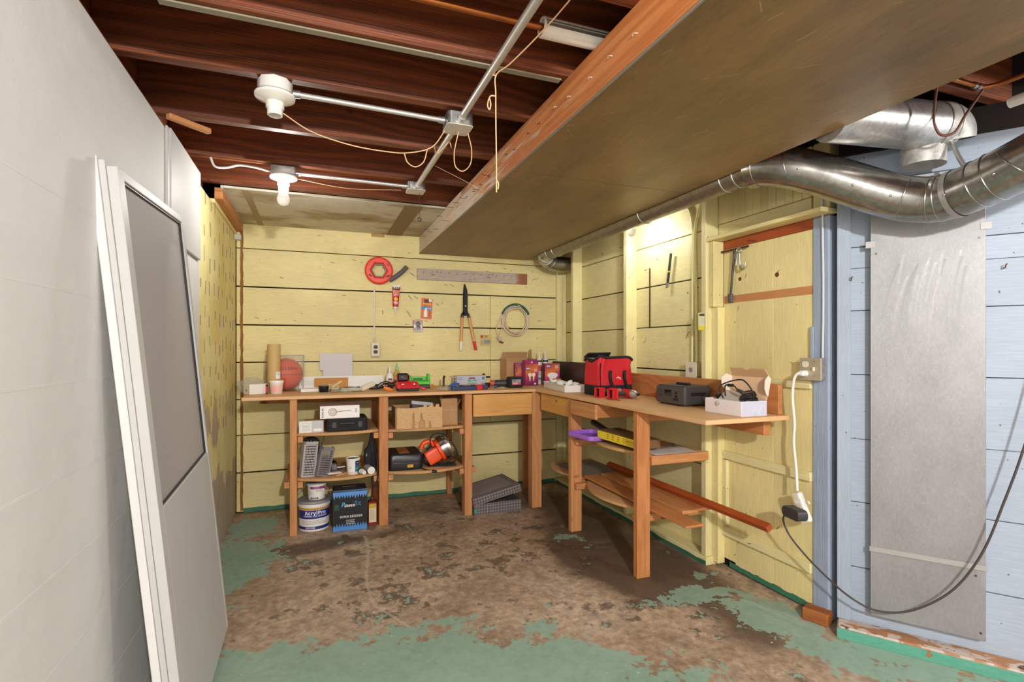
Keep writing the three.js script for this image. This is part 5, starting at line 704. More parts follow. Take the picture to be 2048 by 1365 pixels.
bulbBox('tall magenta carton picturing two clear light bulbs', [1.73, BT, -4.13], 0.12, 0.128, 0.215, 0.06, (g, w, h) => { bulbBg(g, w, h); fill(g, '#a02e6c', 0, 0, w, 60); fill(g, '#e8e0ea', 110, 18, 30, 26); fill(g, '#cdd8ee', 20, 130, 60, 24); fill(g, '#3a5aa8', 20, 154, 60, 20); for (const x of [88, 162]) { g.fillStyle = '#f8ead0'; g.beginPath(); g.arc(x, 250, 36, 0, 7); g.fill(); g.fillRect(x - 14, 270, 28, 60); fill(g, '#c9b79c', x - 13, 326, 26, 34); } lines(g, 170, 150, 70, 3, 20, 10, '#f0d8e4'); fill(g, '#f0e6ee', 170, 390, 40, 30); });
bulbBox('narrow magenta carton half hidden behind the tall bulb carton', [1.655, BT, -4.215], -0.12, 0.07, 0.19, 0.06, (g, w, h) => { bulbBg(g, w, h); fill(g, '#3a1a30', 30, 120, 30, 200); });
bulbBox('magenta carton picturing one white floodlight bulb', [1.922, BT, -4.12], -0.05, 0.138, 0.186, 0.06, (g, w, h) => { bulbBg(g, w, h); fill(g, '#cdd8ee', 30, 30, 56, 24); fill(g, '#3a5aa8', 30, 54, 56, 16); lines(g, 170, 30, 70, 3, 18, 9, '#f0d8e4'); g.fillStyle = '#f3eef0'; g.beginPath(); g.ellipse(132, 190, 92, 46, 0, 0, 7); g.fill(); g.beginPath(); g.moveTo(60, 205); g.lineTo(204, 205); g.lineTo(170, 290); g.lineTo(94, 290); g.fill(); fill(g, '#b9b2a8', 106, 290, 52, 34); });
for (const [l, x, z, h, c] of [['white caulking tube with red label between the bulb cartons', 1.868, -4.25, 0.215, '#c8434a'], ['caulking tube with navy collar behind the floodlight carton', 1.95, -4.3, 0.215, '#2b3a66']]) { const t = thing('caulk_tube', l, 'caulk', [x, BT, z], 0, 'caulking tubes'); mesh('cartridge', lathe([[0.0001, 0.004], [0.022, 0.004], [0.0235, 0], [0.0235, h], [0.019, h + 0.004], [0.0001, h + 0.006]], 24), M.whiteP, t); mesh('nozzle', lathe([[0.0001, 0.07], [0.0035, 0.07], [0.009, 0.01], [0.012, 0]], 14, 0, h + 0.005, 0), M.whiteP, t); mesh('collar', cyl(0.0242, 0.0242, 0.016, 0, h - 0.012, 0, { s: 24, open: true }), mat(0x22304f, 0.4), t); wrapped('label', 0.0239, 0.0239, 0.16, 96, (g, w, hh) => { fill(g, '#dfe2e4', 0, 0, w, hh); fill(g, c, 8, 20, w - 16, 80); fill(g, '#6e8f86', 8, hh - 60, w - 16, 30); lines(g, 14, 110, w - 40, 5, 10, 4, '#8b9096'); }, t, [0, 0.1, 0], -1.3, 2.6); }
one('dark_panel', 'dark brown sheet leaning on the studs behind the red tool bag', 'panel', cb(0.008, 0.2, 0.78, 0, 0.1, 0, { k: 0.001, r: [0, 0, 0.03] }), mat(0x3d3230, 0.35), [2.062, BT, -3.98]);
one('small_carton', 'tiny brown carton at the end of the white tray', 'box', bb(-0.02, 0.02, 0, 0.06, -0.03, 0.03, { k: 0.001 }), M.card, [1.93, BT, -4.02], 0.3);
{ const t = thing('organizer_tray', 'long white plastic tray filled with small white parts', 'tray', [1.795, BT, -3.61], -0.12); mesh('tray', merge(crate(0.17, 0.05, 0.5, 0.004, { k: 0.001 })), M.whiteP, t); mesh('rim', merge([bb(-0.09, -0.0855, 0.044, 0.05, -0.255, 0.255), bb(0.0855, 0.09, 0.044, 0.05, -0.255, 0.255)]), M.whiteP, t);
  for (let i = 0; i < 9; i++) one('plastic_part', `${['first', 'second', 'third', 'fourth', 'fifth', 'sixth', 'seventh', 'eighth', 'ninth'][i]} small plastic part in the white tray counting from the corner`, 'part', cb(rr(0.03, 0.06), rr(0.018, 0.03), rr(0.03, 0.05), 0, 0, 0, { k: 0.003, r: [rr(-0.6, 0.6), rr(0, 3), rr(-0.6, 0.6)] }), i % 3 ? M.whiteP : mat(0xb9b3a4, 0.6), [1.795 + (i % 2 ? 0.035 : -0.035) - 0.014 * (i - 4) * 0.2, BT + 0.034 + 0.012 * (i % 3), -3.8 + i * 0.046], 0, 'plastic parts in the white tray'); }
{ // tool bag
  const t = thing('tool_bag', 'open red and black fabric tool bag with dangling straps', 'bag', [1.9, BT, -3.145], 0.06); const a = 0.138, b = 0.105, n = 56, pos = [], idx = [], secs = [[0.06, 1.0], [0.1, 1.01], [0.14, 0.985], [0.18, 0.975], [0.215, 0.97], [0.24, 0.98]];
  const ring = (y, s, i) => { const q = i / n * Math.PI * 2, c = Math.cos(q), d = Math.sin(q), k = 2 / 7; let x = Math.sign(c) * Math.pow(Math.abs(c), k) * a * s, z = Math.sign(d) * Math.pow(Math.abs(d), k) * b * s; const u = clamp((y - 0.06) / 0.18); x += 0.006 * u * Math.sin(q * 5 + y * 40); z += 0.007 * u * Math.sin(q * 7 + 1 + y * 25); let yy = y + u * u * (0.02 * Math.cos(q - 2.4) + 0.006 * Math.sin(q * 6)) - (x < -a * 0.8 ? 0.03 * u * u * Math.exp(-z * z / 0.003) : 0); return [x, yy, z]; };
  for (const [y, s] of secs) for (let i = 0; i <= n; i++) pos.push(...ring(y, s, i)); for (let j = 0; j < secs.length - 1; j++) for (let i = 0; i < n; i++) { const p = j * (n + 1) + i; idx.push(p, p + n + 1, p + 1, p + 1, p + n + 1, p + n + 2); }
  const g = new THREE.BufferGeometry(); g.setAttribute('position', new THREE.Float32BufferAttribute(pos, 3)); g.setAttribute('uv', new THREE.Float32BufferAttribute(new Float32Array(pos.length / 3 * 2), 2)); g.setIndex(idx); g.computeVertexNormals(); const m = M.redBag.clone(); m.side = THREE.DoubleSide; mesh('fabric_body', flat(g), m, t);
  const rim = []; for (let i = 0; i < n; i++) rim.push(ring(0.243, 0.985, i)); mesh('rim_band', tube(rim, 0.009, { closed: true, n: 120, s: 8 }), M.blackMatte, t); mesh('zip_flap', extr([[-a * 0.95, 0], [a * 0.55, 0], [a * 0.5, 0.055], [-a * 0.85, 0.05]], 0.012, { b: 0.004, y: 0.258, z: -b - 0.004, r: [0.9, 0, 0] }), M.blackMatte, t);
  mesh('moulded_base', loft([{ c: [0, 0, 0], a: a * 0.97, b: b * 0.97, p: 7 }, { c: [0, 0.004, 0], a: a * 1.01, b: b * 1.02, p: 7 }, { c: [0, 0.055, 0], a: a * 1.02, b: b * 1.03, p: 7 }, { c: [0, 0.07, 0], a: a * 1.0, b: b * 1.01, p: 7 }, { c: [0, 0.0705, 0], a: a * 0.9, b: b * 0.9, p: 7 }], 48), M.blackMatte, t);
  for (const x of [-0.052, 0.062]) mesh('strap', tube([[x, 0.165, b + 0.002], [x - 0.012, 0.14, b + 0.014], [x - 0.004, 0.095, b + 0.012], [x + 0.012, 0.06, b + 0.014], [x + 0.02, 0.03, b + 0.03]], 0.011, { s: 6, n: 20 }), M.blackMatte, t); mesh('piping', tube([[-a * 0.93, 0.07, b * 0.98], [-a * 0.94, 0.15, b * 0.96], [-a * 0.92, 0.22, b * 0.95]], 0.0035, { s: 6 }), M.blackMatte, t);
  printed('emblem', 0.05, 0.03, 128, (g2, w, h) => { fill(g2, '#d01f2c', 0, 0, w, h); g2.strokeStyle = '#f4efef'; g2.lineWidth = 9; g2.beginPath(); g2.moveTo(14, 62); g2.lineTo(44, 18); g2.lineTo(52, 48); g2.lineTo(84, 20); g2.lineTo(90, 50); g2.lineTo(116, 40); g2.stroke(); }, t, [0.012, 0.118, b + 0.006], [0, 0, -0.35], 0.7); }
function driver(label, at, turn, full) { const t = thing('impact_driver', label, 'power tool', at, turn); t.scale.setScalar(0.88); mesh('battery_foot', merge([...crate(0.07, 0.05, 0.066, 0.007, { k: 0.003 })]).rotateZ(Math.PI / 2).translate(0.01, 0.036, 0), M.redP, t); mesh('contacts', bb(-0.026, 0.0, 0.014, 0.058, -0.02, 0.02, { k: 0.003 }), M.black, t); mesh('grip', loft([{ c: [0, 0, 0], a: 0.017, b: 0.021 }, { c: [0, 0.05, 0], a: 0.0155, b: 0.019 }, { c: [0, 0.1, 0.004], a: 0.018, b: 0.022 }], 18).rotateZ(-Math.PI / 2).translate(0.011, 0.036, 0), M.charcoal, t);
  const hd = mesh('motor_housing', loft([{ c: [0, -0.06, 0], a: 0.026, b: 0.026 }, { c: [0, -0.052, 0], a: 0.032, b: 0.031 }, { c: [0, 0.035, 0], a: 0.032, b: 0.031 }, { c: [0, 0.045, 0], a: 0.03, b: 0.03 }], 22).rotateX(Math.PI / 2).translate(0.12, 0.034, 0.01), M.redP, t); mesh('gear_case', loft([{ c: [0, 0.0455, 0], a: 0.03, b: 0.03 }, { c: [0, 0.075, 0], a: 0.026, b: 0.026 }, { c: [0, 0.092, 0], a: 0.014, b: 0.014 }], 22).rotateX(Math.PI / 2).translate(0.12, 0.034, 0.01), mat(0xb9b6b4, 0.35, 0.6), hd); mesh('chuck', cyl(0.0095, 0.0095, 0.022, 0.12, 0.034, 0.112, { s: 14, r: [Math.PI / 2, 0, 0] }), M.darkSteel, hd); mesh('vent', cb(0.004, 0.022, 0.036, 0.087, 0.036, 0.0, { k: 0.001 }), M.black, hd); return t; }
driver('red cordless driver lying close to the front of the tool bag', [1.745, BT, -2.97], 0.12); driver('red cordless driver lying in front with its grey nose toward the camera', [1.765, BT, -2.845], 0.12);
one('red_battery_shell', 'small red plastic shell against the backsplash beside the drivers', 'shell', bb(-0.02, 0.02, 0, 0.038, -0.04, 0.04, { k: 0.004 }), M.redP, [2.03, BT, -2.72], 0.1);
one('rubber_band', 'thin brown rubber band lying on the worktop below the drivers', 'rubber band', tube([[0, 0.002, 0], [0.03, 0.002, 0.05], [0.01, 0.002, 0.13], [-0.02, 0.002, 0.06]], 0.0016, { closed: true, s: 5 }), mat(0x8a3a24, 0.7), [1.72, BT, -2.86]);
{ // portable power station
  const t = thing('power_station', 'dark grey portable power station with small screen and knob', 'power station', [1.965, BT + 0.006, -2.437]); const w = 0.094, d = 0.123; mesh('housing', loft([{ c: [0, 0, 0], a: w * 0.96, b: d * 0.97, p: 12 }, { c: [0, 0.008, 0], a: w, b: d, p: 12 }, { c: [0, 0.092, 0], a: w, b: d, p: 12 }, { c: [0, 0.104, 0], a: w * 0.93, b: d * 0.95, p: 12 }], 48), M.charcoal, t); mesh('front_plate', extr(rrect(0.235, 0.094, 0.012), 0.003, { b: 0.001 }).rotateY(-Math.PI / 2).translate(-w + 0.0004, 0.05, 0), mat(0x4b4545, 0.5), t);
  mesh('screen', bb(-w - 0.0045, -w - 0.0028, 0.044, 0.078, -0.04, 0.02, { k: 0.0004 }), phys({ color: 0x0b0b0d, roughness: 0.1, clearcoat: 1 }), t); mesh('knob', cyl(0.022, 0.022, 0.008, -w - 0.006, 0.058, -0.088, { s: 24, r: [0, 0, Math.PI / 2] }), M.charcoal, t); for (const [y, z] of [[0.066, 0.06], [0.046, 0.06], [0.028, 0.045], [0.028, 0.066]]) mesh('port', bb(-w - 0.0045, -w - 0.0028, y - 0.007, y + 0.007, z - 0.011, z + 0.011, { k: 0.001 }), M.black, t); mesh('side_vent', bb(-0.05, 0.05, 0.05, 0.07, d - 0.001, d + 0.001, { k: 0.0005 }), M.black, t); mesh('carry_handle', cb(0.02, 0.012, 0.11, 0.0, 0.111, 0, { k: 0.004 }), M.blackMatte, t); for (const [x, z] of [[-1, -1], [1, -1], [1, 1], [-1, 1]]) mesh('rubber_foot', cyl(0.009, 0.01, 0.006, x * 0.07, -0.003, z * 0.1, { s: 12 }), M.black, t); }
{ // open product box with leads
  const t = thing('product_box', 'open white product box with brown inner lid at the end of the worktop', 'box', [1.925, BT, -2.005]); const w = 0.077, d = 0.12, h = 0.07, k = { k: 0.0008 };
  mesh('tray', merge(crate(2 * w, h, 2 * d, 0.004, k)), mat(0xe3dcdc, 0.7), t); mesh('side_print', bb(-w + 0.002, w - 0.002, 0.002, h - 0.002, d + 0.0002, d + 0.0008, { k: 0 }), mat(0xb9bacb, 0.6), t); mesh('line_art', merge([tor(0.022, 0.0016, 0.012, 0.022, d + 0.001, { s: 4 }), tube([[0.02, 0.01, d + 0.001], [0.055, 0.06, d + 0.001]], 0.0014, { s: 4 }), tube([[-0.01, 0.024, d + 0.001], [0.07, 0.05, d + 0.001]], 0.0014, { s: 4 })]), mat(0xd4d4e0, 0.6), t);
  const L = new THREE.Matrix4().makeTranslation(w, h, 0).multiply(new THREE.Matrix4().makeRotationZ(-0.22)); const lid = mesh('lid', extr([[-d, 0], [d, 0], [d * 1.0, 0.11], [-d, 0.11]], 0.004, { b: 0.0006 }).rotateY(-Math.PI / 2).applyMatrix4(L), mat(0xdcb893, 0.8), t); mesh('lid_flap', extr([[-d, 0], [d, 0], [d * 0.92, 0.05], [0.02, 0.05], [0.008, 0.042], [-0.008, 0.042], [-0.02, 0.05], [-d * 0.92, 0.05]], 0.004, { b: 0.0006 }).rotateY(-Math.PI / 2).applyMatrix4(new THREE.Matrix4().makeRotationZ(0.75)).translate(0, 0.11, 0).applyMatrix4(L), mat(0xc9a179, 0.8), lid);
  for (const s of [-1, 1]) mesh('lid_ear', extr([[0, 0.02], [0, 0.105], [-0.035, 0.115], [-0.058, 0.09], [-0.05, 0.05], [-0.02, 0.025]], 0.003, { b: 0.0005 }).rotateY(s * 0.35).translate(0, 0, s * d).applyMatrix4(L), mat(0xe0d2c4, 0.8), lid);
  const o = [1.925, BT, -2.005]; const br = thing('power_brick', 'silver power brick resting in the open product box', 'adapter', [o[0] - 0.01, o[1] + 0.066, o[2] - 0.02], 0.25); mesh('body', cb(0.13, 0.028, 0.1, 0, 0, 0, { k: 0.006, r: [0.12, 0.2, 0.42] }), mat(0xbdb6b0, 0.45, 0.3), br);
  const cb2 = thing('charging_leads', 'black charging leads coiled in the open product box', 'cables', [o[0], o[1] + 0.066, o[2]]); mesh('lead', tube([[-0.04, 0.0, -0.03], [-0.05, 0.06, -0.05], [-0.03, 0.085, -0.02], [0.0, 0.1, 0.03], [0.0, 0.095, 0.06], [0.01, 0.06, 0.09], [0.02, 0.02, 0.095], [0.0, 0.0, 0.06]], 0.0035, { s: 8, n: 60 }), M.blackRubber, cb2); mesh('lead', tube([[-0.02, 0.0, -0.04], [-0.03, 0.07, -0.03], [-0.02, 0.072, 0.01], [-0.02, 0.05, 0.04], [-0.02, 0.04, 0.07]], 0.0032, { s: 8, n: 40 }), M.blackRubber, cb2); mesh('ferrite', cyl(0.008, 0.008, 0.03, -0.024, 0.072, -0.004, { s: 12, r: [Math.PI / 2, 0, 0] }), M.black, cb2); mesh('connector', cb(0.014, 0.016, 0.045, -0.02, 0.046, 0.056, { k: 0.003, r: [0.25, 0, 0] }), M.charcoal, cb2);
  for (let i = 0; i < 5; i++) mesh('coil', tor(0.04 - i * 0.003, 0.0038, 0.035, 0.005 + i * 0.007, 0.05, { r: [Math.PI / 2 + 0.15 * Math.sin(i * 2), 0.1 * i, 0], s: 7, t: 30 }), M.blackRubber, cb2); mesh('plug', cb(0.03, 0.022, 0.02, -0.03, 0.016, -0.08, { k: 0.004, r: [0, 0.4, 0.3] }), M.black, cb2); }

// ---------------------------------------------------------------- on the shelves and under the bench
const S1 = 0.6755, S2 = 0.3725, S3 = 0.6685, S4 = 0.3705;
{ const t = thing('labelled_carton', 'small white carton with grey label on the upper left shelf', 'box', [-0.018, S1, -3.85], 0.02); mesh('carton', bb(-0.078, 0.078, 0, 0.08, -0.06, 0.06, { k: 0.0015 }), M.paper, t); printed('front_print', 0.152, 0.076, 192, (g, w, h) => { fill(g, '#e4e2de', 0, 0, w, h); fill(g, '#c2c2c4', w * 0.52, 0, w * 0.48, h); lines(g, 22, 16, 74, 6, 12, 3, '#b9b7b2'); fill(g, '#efeeea', w * 0.6, h * 0.66, w * 0.34, h * 0.24); }, t, [0, 0.04, 0.0606]); mesh('lid_strip', bb(-0.04, 0.075, 0.0802, 0.0808, -0.05, 0.05, { k: 0 }), M.card, t); }
{ const t = thing('tool_case', 'black plastic tool case lying flat under the shower head box', 'case', [0.215, S1, -3.9]); mesh('shell', extr(rrect(0.275, 0.25, 0.03), 0.09, { b: 0.01, bs: 3 }).rotateX(-Math.PI / 2), M.blackMatte, t); mesh('handle', cb(0.11, 0.018, 0.016, 0, 0.055, 0.128, { k: 0.005 }), M.black, t); for (const x of [-0.085, 0.085]) mesh('latch', cb(0.03, 0.04, 0.006, x, 0.046, 0.127, { k: 0.002 }), M.charcoal, t); mesh('split_line', bb(-0.136, 0.136, 0.044, 0.046, -0.1, 0.1256, { k: 0 }), M.black, t); }
{ const t = thing('shower_head_box', 'white box picturing a bronze hand shower on the black tool case', 'box', [0.165, S1 + 0.0905, -3.885], 0.03); mesh('carton', bb(-0.13, 0.13, 0, 0.088, -0.1, 0.1, { k: 0.0015 }), mat(0xcdb4a8, 0.6), t);
  printed('front_print', 0.258, 0.085, 512, (g, w, h) => { fill(g, '#f2eeec', 0, 0, w, h); g.save(); g.translate(32, h / 2 + 8); g.rotate(-Math.PI / 2); text(g, 'KOHLER', 0, 0, 34, '#23211f', 'sans-serif', 'bold', 'center', 130); g.restore(); g.fillStyle = '#b6a594'; g.beginPath(); g.ellipse(160, 84, 58, 54, 0, 0, 7); g.fill(); g.fillStyle = '#ded4ca'; g.beginPath(); g.ellipse(156, 84, 44, 42, 0, 0, 7); g.fill(); g.fillStyle = '#8d7a68'; for (let i = 0; i < 8; i++) { g.beginPath(); g.arc(156 + 24 * Math.cos(i * 0.785), 84 + 24 * Math.sin(i * 0.785), 5, 0, 7); g.fill(); } g.strokeStyle = '#b09a84'; g.lineWidth = 12; g.beginPath(); g.moveTo(214, 84); g.quadraticCurveTo(300, 66, 400, 74); g.stroke(); fill(g, '#d8d4d0', 452, 40, 28, 60); for (let i = 0; i < 6; i++) fill(g, '#8a8682', 454, 44 + i * 9, 24, 3); }, t, [0, 0.044, 0.1006]); mesh('top_band', bb(-0.128, 0.128, 0.0882, 0.0888, 0.06, 0.098, { k: 0 }), mat(0xb58a80, 0.6), t); }
{ // egg-crate carton with things in it
  const t = thing('moulded_carton', 'brown carton with a moulded pulp front on the upper right shelf', 'box', [0.715, S3, -3.9], 0.0); const w = 0.165, d = 0.13, h = 0.15; const c = crate(2 * w, h, 2 * d, 0.005, { k: 0.001 }); mesh('carton', merge(c), M.card, t);
  const p = [[-w, h + 0.004], [-w, 0], [-0.058, 0], [-0.052, 0.115], [-0.044, 0.115], [-0.038, 0.0], [-0.012, 0], [-0.01, 0.045], [0.002, 0.05], [0.004, 0.11], [0.012, 0.11], [0.02, 0.06], [0.035, 0.05], [0.036, 0], [0.062, 0], [0.066, 0.05], [0.074, 0.05], [0.084, 0], [w, 0], [w, h + 0.004], [0.15, h - 0.004], [0.12, h + 0.01], [0.1, h], [0.07, h + 0.012], [0.05, h], [0.02, h + 0.006], [-0.05, h - 0.002]]; const pulp = mat(0xd2ac7c, 0.9, 0, { bumpMap: bumpTex(40, 60, 3, 1, 1), bumpScale: 0.006 }); mesh('pulp_front', reuv(extr(p, 0.012, { b: 0.003, z: d + 0.0005 }), (x, y) => [x * 3, y * 3]), pulp, t); for (const x of [0.04, 0.085, 0.13]) mesh('pulp_post', cb(0.026, 0.022, 0.024, x, h + 0.01, d - 0.005, { k: 0.005 }), pulp, t); mesh('pulp_side', bb(-w - 0.006, -w - 0.0005, 0, h, d - 0.05, d + 0.0, { k: 0.002 }), pulp, t);
  const k = thing('foil_pouch', 'black and pink plastic pouch sticking out of the moulded carton', 'pouch', [0.74, S3 + 0.08, -3.9], -0.1); mesh('pouch', loft([{ c: [0, -0.07, 0], a: 0.07, b: 0.012 }, { c: [0, 0.0, 0], a: 0.075, b: 0.018 }, { c: [0.005, 0.05, -0.005], a: 0.078, b: 0.01 }, { c: [0.008, 0.1, -0.015], a: 0.08, b: 0.002 }], 24).rotateZ(-0.12), withMap(canvas(256, 256, (g, ww, hh) => { fill(g, '#c3c0c6', 0, 0, ww, hh); fill(g, '#151517', 0, 40, ww, 56); fill(g, '#b98a90', 0, 96, ww, 26); lines(g, 70, 130, 110, 5, 14, 5, '#8a90a0'); fill(g, '#c9a0a6', 0, 215, ww, 40); fill(g, '#55555c', 165, 140, 24, 50); }), 0.35), k);
  const q = thing('open_carton', 'small open brown carton leaning beside the moulded carton', 'box', [0.965, S3, -3.92], -0.14); const cw = 0.062, cd = 0.055, ch = 0.15; mesh('carton', merge(crate(2 * cw, ch, 2 * cd, 0.003, { k: 0.0006 })), M.card, q); mesh('flap', cb(2 * cw, 0.05, 0.003, 0, ch + 0.022, cd - 0.008, { k: 0.0005, r: [-0.4, 0, 0] }), M.card, q); mesh('flap', cb(0.003, 0.05, 2 * cd, cw + 0.012, ch + 0.02, 0, { k: 0.0005, r: [0, 0, -0.5] }), M.card, q); mesh('flap', cb(2 * cw, 0.05, 0.003, 0, ch + 0.022, -cd + 0.004, { k: 0.0005, r: [0.15, 0, 0] }), M.card, q); mesh('tape', bb(-cw + 0.01, cw - 0.004, 0.112, 0.1135, cd + 0.0002, cd + 0.0008, { k: 0 }), mat(0xd9c3a2, 0.5), q);
  const b = thing('spray_bottle', 'bottle with yellow cap standing at the back of the shelf', 'bottle', [0.97, S3, -4.2]); mesh('body', lathe([[0.0001, 0], [0.03, 0], [0.031, 0.12], [0.022, 0.145], [0.014, 0.16], [0.0001, 0.16]], 20), mat(0xaab4b8, 0.4), b); mesh('cap', lathe([[0.018, 0.1605], [0.018, 0.21], [0.015, 0.213], [0.0001, 0.213]], 18), mat(0xd9a520, 0.45), b); }
// lower left shelf
function basket(label, at, turn, tilt, w, h, d, m, rows) { const t = thing('plastic_basket', label, 'basket', at, turn); const T2 = new THREE.Matrix4().makeRotationZ(tilt), G = (g) => g.applyMatrix4(T2); const bar = (x0, x1, y0, y1, z0, z1) => G(bb(x0, x1, y0, y1, z0, z1, { k: 0.0006 })); mesh('frame', merge([bar(-w / 2, w / 2, 0, 0.012, -d / 2, d / 2), bar(-w / 2, -w / 2 + 0.012, 0.012, h, d / 2 - 0.004, d / 2), bar(w / 2 - 0.012, w / 2, 0.012, h * 0.9, d / 2 - 0.004, d / 2), bar(-w / 2, w / 2, h - 0.02, h, d / 2 - 0.004, d / 2), bar(-w / 2, -w / 2 + 0.004, 0.012, h, -d / 2, d / 2 - 0.004), bar(w / 2 - 0.004, w / 2, 0.012, h, -d / 2, d / 2 - 0.004)]), m, t); const gr = []; for (let i = 0; i < rows; i++) gr.push(bar(-w / 2 + 0.012, w / 2 - 0.012, 0.02 + i * (h - 0.03) / rows, 0.02 + i * (h - 0.03) / rows + 0.006, d / 2 - 0.0035, d / 2 - 0.0005)); for (let i = 0; i < 7; i++) gr.push(bar(-w / 2 + 0.016 + i * (w - 0.03) / 6.5, -w / 2 + 0.0195 + i * (w - 0.03) / 6.5, 0.012, h - 0.02, d / 2 - 0.003, d / 2 - 0.001)); mesh('lattice', merge(gr), m, t); return t; }
basket('light grey slotted plastic basket tilted at the left end of the shelf', [-0.045, S2, -3.83], 0.35, -0.1, 0.095, 0.24, 0.05, mat(0xb5b0b0, 0.5), 12);
basket('dark grey slotted plastic basket tilted beside the light grey one', [0.048, S2, -3.82], 0.3, -0.2, 0.09, 0.2, 0.06, mat(0x77737a, 0.5), 11);
one('mesh_caddy', 'black rounded mesh caddy standing behind the grey baskets', 'caddy', extr(rrect(0.11, 0.25, 0.04), 0.03, { b: 0.003, holes: Array.from({ length: 15 }, (_, i) => { const x = -0.03 + (i % 3) * 0.022, y = 0.01 + Math.floor(i / 3) * 0.02; return [[x, y], [x, y + 0.011], [x + 0.015, y + 0.011], [x + 0.015, y]]; }), r: [0, 0.3, -0.08], y: 0.128 }), M.blackMatte, [-0.03, S2, -3.95]);
one('saw_blade', 'narrow dark blade leaning between the baskets', 'blade', cb(0.006, 0.27, 0.02, 0, 0.138, 0, { k: 0.001, r: [0, 0, -0.22] }), M.darkSteel, [0.04, S2 + 0.002, -3.9]);
one('tape_roll', 'thick black tape roll lying behind the putty tub', 'tape', merge([lathe([[0.022, 0], [0.038, 0], [0.038, 0.048], [0.022, 0.048], [0.022, 0]], 28)]).rotateX(Math.PI / 2).translate(0, 0.039, 0), M.black, [0.1, S2, -4.0], 0.5);
{ const t = thing('spray_gun', 'chrome and grey spray gun lying on the lower left shelf', 'spray gun', [0.165, S2, -3.93], 0.12); mesh('cup', lathe([[0.0001, 0], [0.026, 0], [0.028, 0.03], [0.02, 0.036], [0.0001, 0.036]], 22).rotateZ(-Math.PI / 2).translate(-0.05, 0.03, 0), M.greyP, t); mesh('barrel', cyl(0.012, 0.014, 0.08, 0.02, 0.026, 0, { r: [0, 0, Math.PI / 2], s: 16 }), M.steel, t); mesh('trigger', tube([[0, 0.026, 0], [0.01, 0.006, 0.02], [0.03, 0.006, 0.03]], 0.005, { s: 7 }), M.steel, t); mesh('blue_tip', cyl(0.01, 0.014, 0.03, 0.077, 0.026, 0, { r: [0, 0, Math.PI / 2], s: 14 }), M.blueP, t); }
one('putty_packet', 'folded pale plastic packet lying in front of the spray gun', 'packet', cb(0.1, 0.014, 0.045, 0, 0.012, 0, { k: 0.004, r: [0, 0.45, -0.08] }), mat(0xd2cdc6, 0.5), [0.13, S2, -3.82]);
one('paint_stick', 'short wood paint stick lying on the lower left shelf', 'stick', cb(0.11, 0.008, 0.016, 0, 0.005, 0, { k: 0.001, r: [0, 0.75, 0] }), mat(0xd9a468, 0.7), [0.185, S2, -3.8]);
{ const t = thing('putty_tub', 'white putty tub with blue label and dark open top', 'tub', [0.255, S2, -3.81]); mesh('tub', lathe([[0.0001, 0], [0.039, 0], [0.046, 0.1], [0.0485, 0.102], [0.0485, 0.112], [0.044, 0.112], [0.043, 0.09], [0.0001, 0.085]], 30), M.whiteP, t); mesh('contents', cyl(0.0425, 0.0425, 0.004, 0, 0.103, 0, { s: 28 }), mat(0x2a2624, 0.8), t); wrapped('label', 0.0462, 0.0415, 0.075, 256, (g, w, h) => { fill(g, '#ebe8e6', 0, 0, w, h); fill(g, '#2b5ba6', w * 0.58, 0, w * 0.42, h); fill(g, '#191a1e', w * 0.58, 0, w * 0.42, h * 0.34); text(g, 'DAP', w * 0.78, h * 0.2, 26, '#f2f2f2'); fill(g, '#3f9a5a', w * 0.62, h * 0.62, w * 0.3, h * 0.2); lines(g, 20, h * 0.5, 70, 4, 14, 4, '#b09ca0'); }, t, [0, 0.058, 0], -1.0, 2.2); }
{ const t = thing('silicone_tube', 'green and black squeeze tube with white cap lying on the shelf', 'tube', [0.314, S2, -3.755], 0.3); mesh('tube_body', loft([{ c: [0, 0, 0], a: 0.019, b: 0.019 }, { c: [0, 0.05, 0], a: 0.021, b: 0.016 }, { c: [0, 0.1, 0], a: 0.024, b: 0.003 }], 20).rotateX(-Math.PI / 2).translate(0, 0.02, 0), withMap(canvas(128, 128, (g, w, h) => { fill(g, '#2f7a3c', 0, 0, w, h); fill(g, '#17181a', 0, 60, w, 40); fill(g, '#e8ece6', 0, 104, w, 24); fill(g, '#d8d43a', 40, 18, 44, 16); }), 0.4), t); mesh('cap', cyl(0.019, 0.013, 0.034, 0, 0.02, 0.0175, { r: [-Math.PI / 2, 0, 0], s: 18 }), M.whiteP, t); }
{ const t = thing('adhesive_tube', 'stubby grey cartridge with white end lying beside the silicone tube', 'tube', [0.362, S2, -3.8], 0.18); mesh('cartridge', cyl(0.025, 0.025, 0.1, 0, 0.026, 0, { r: [Math.PI / 2, 0, 0], s: 26 }), mat(0xa49c94, 0.5), t); mesh('end_cap', lathe([[0.0001, 0], [0.026, 0], [0.0265, 0.008], [0.024, 0.012], [0.0001, 0.01]], 26).rotateX(Math.PI / 2).translate(0, 0.026, 0.0505), M.whiteP, t); }
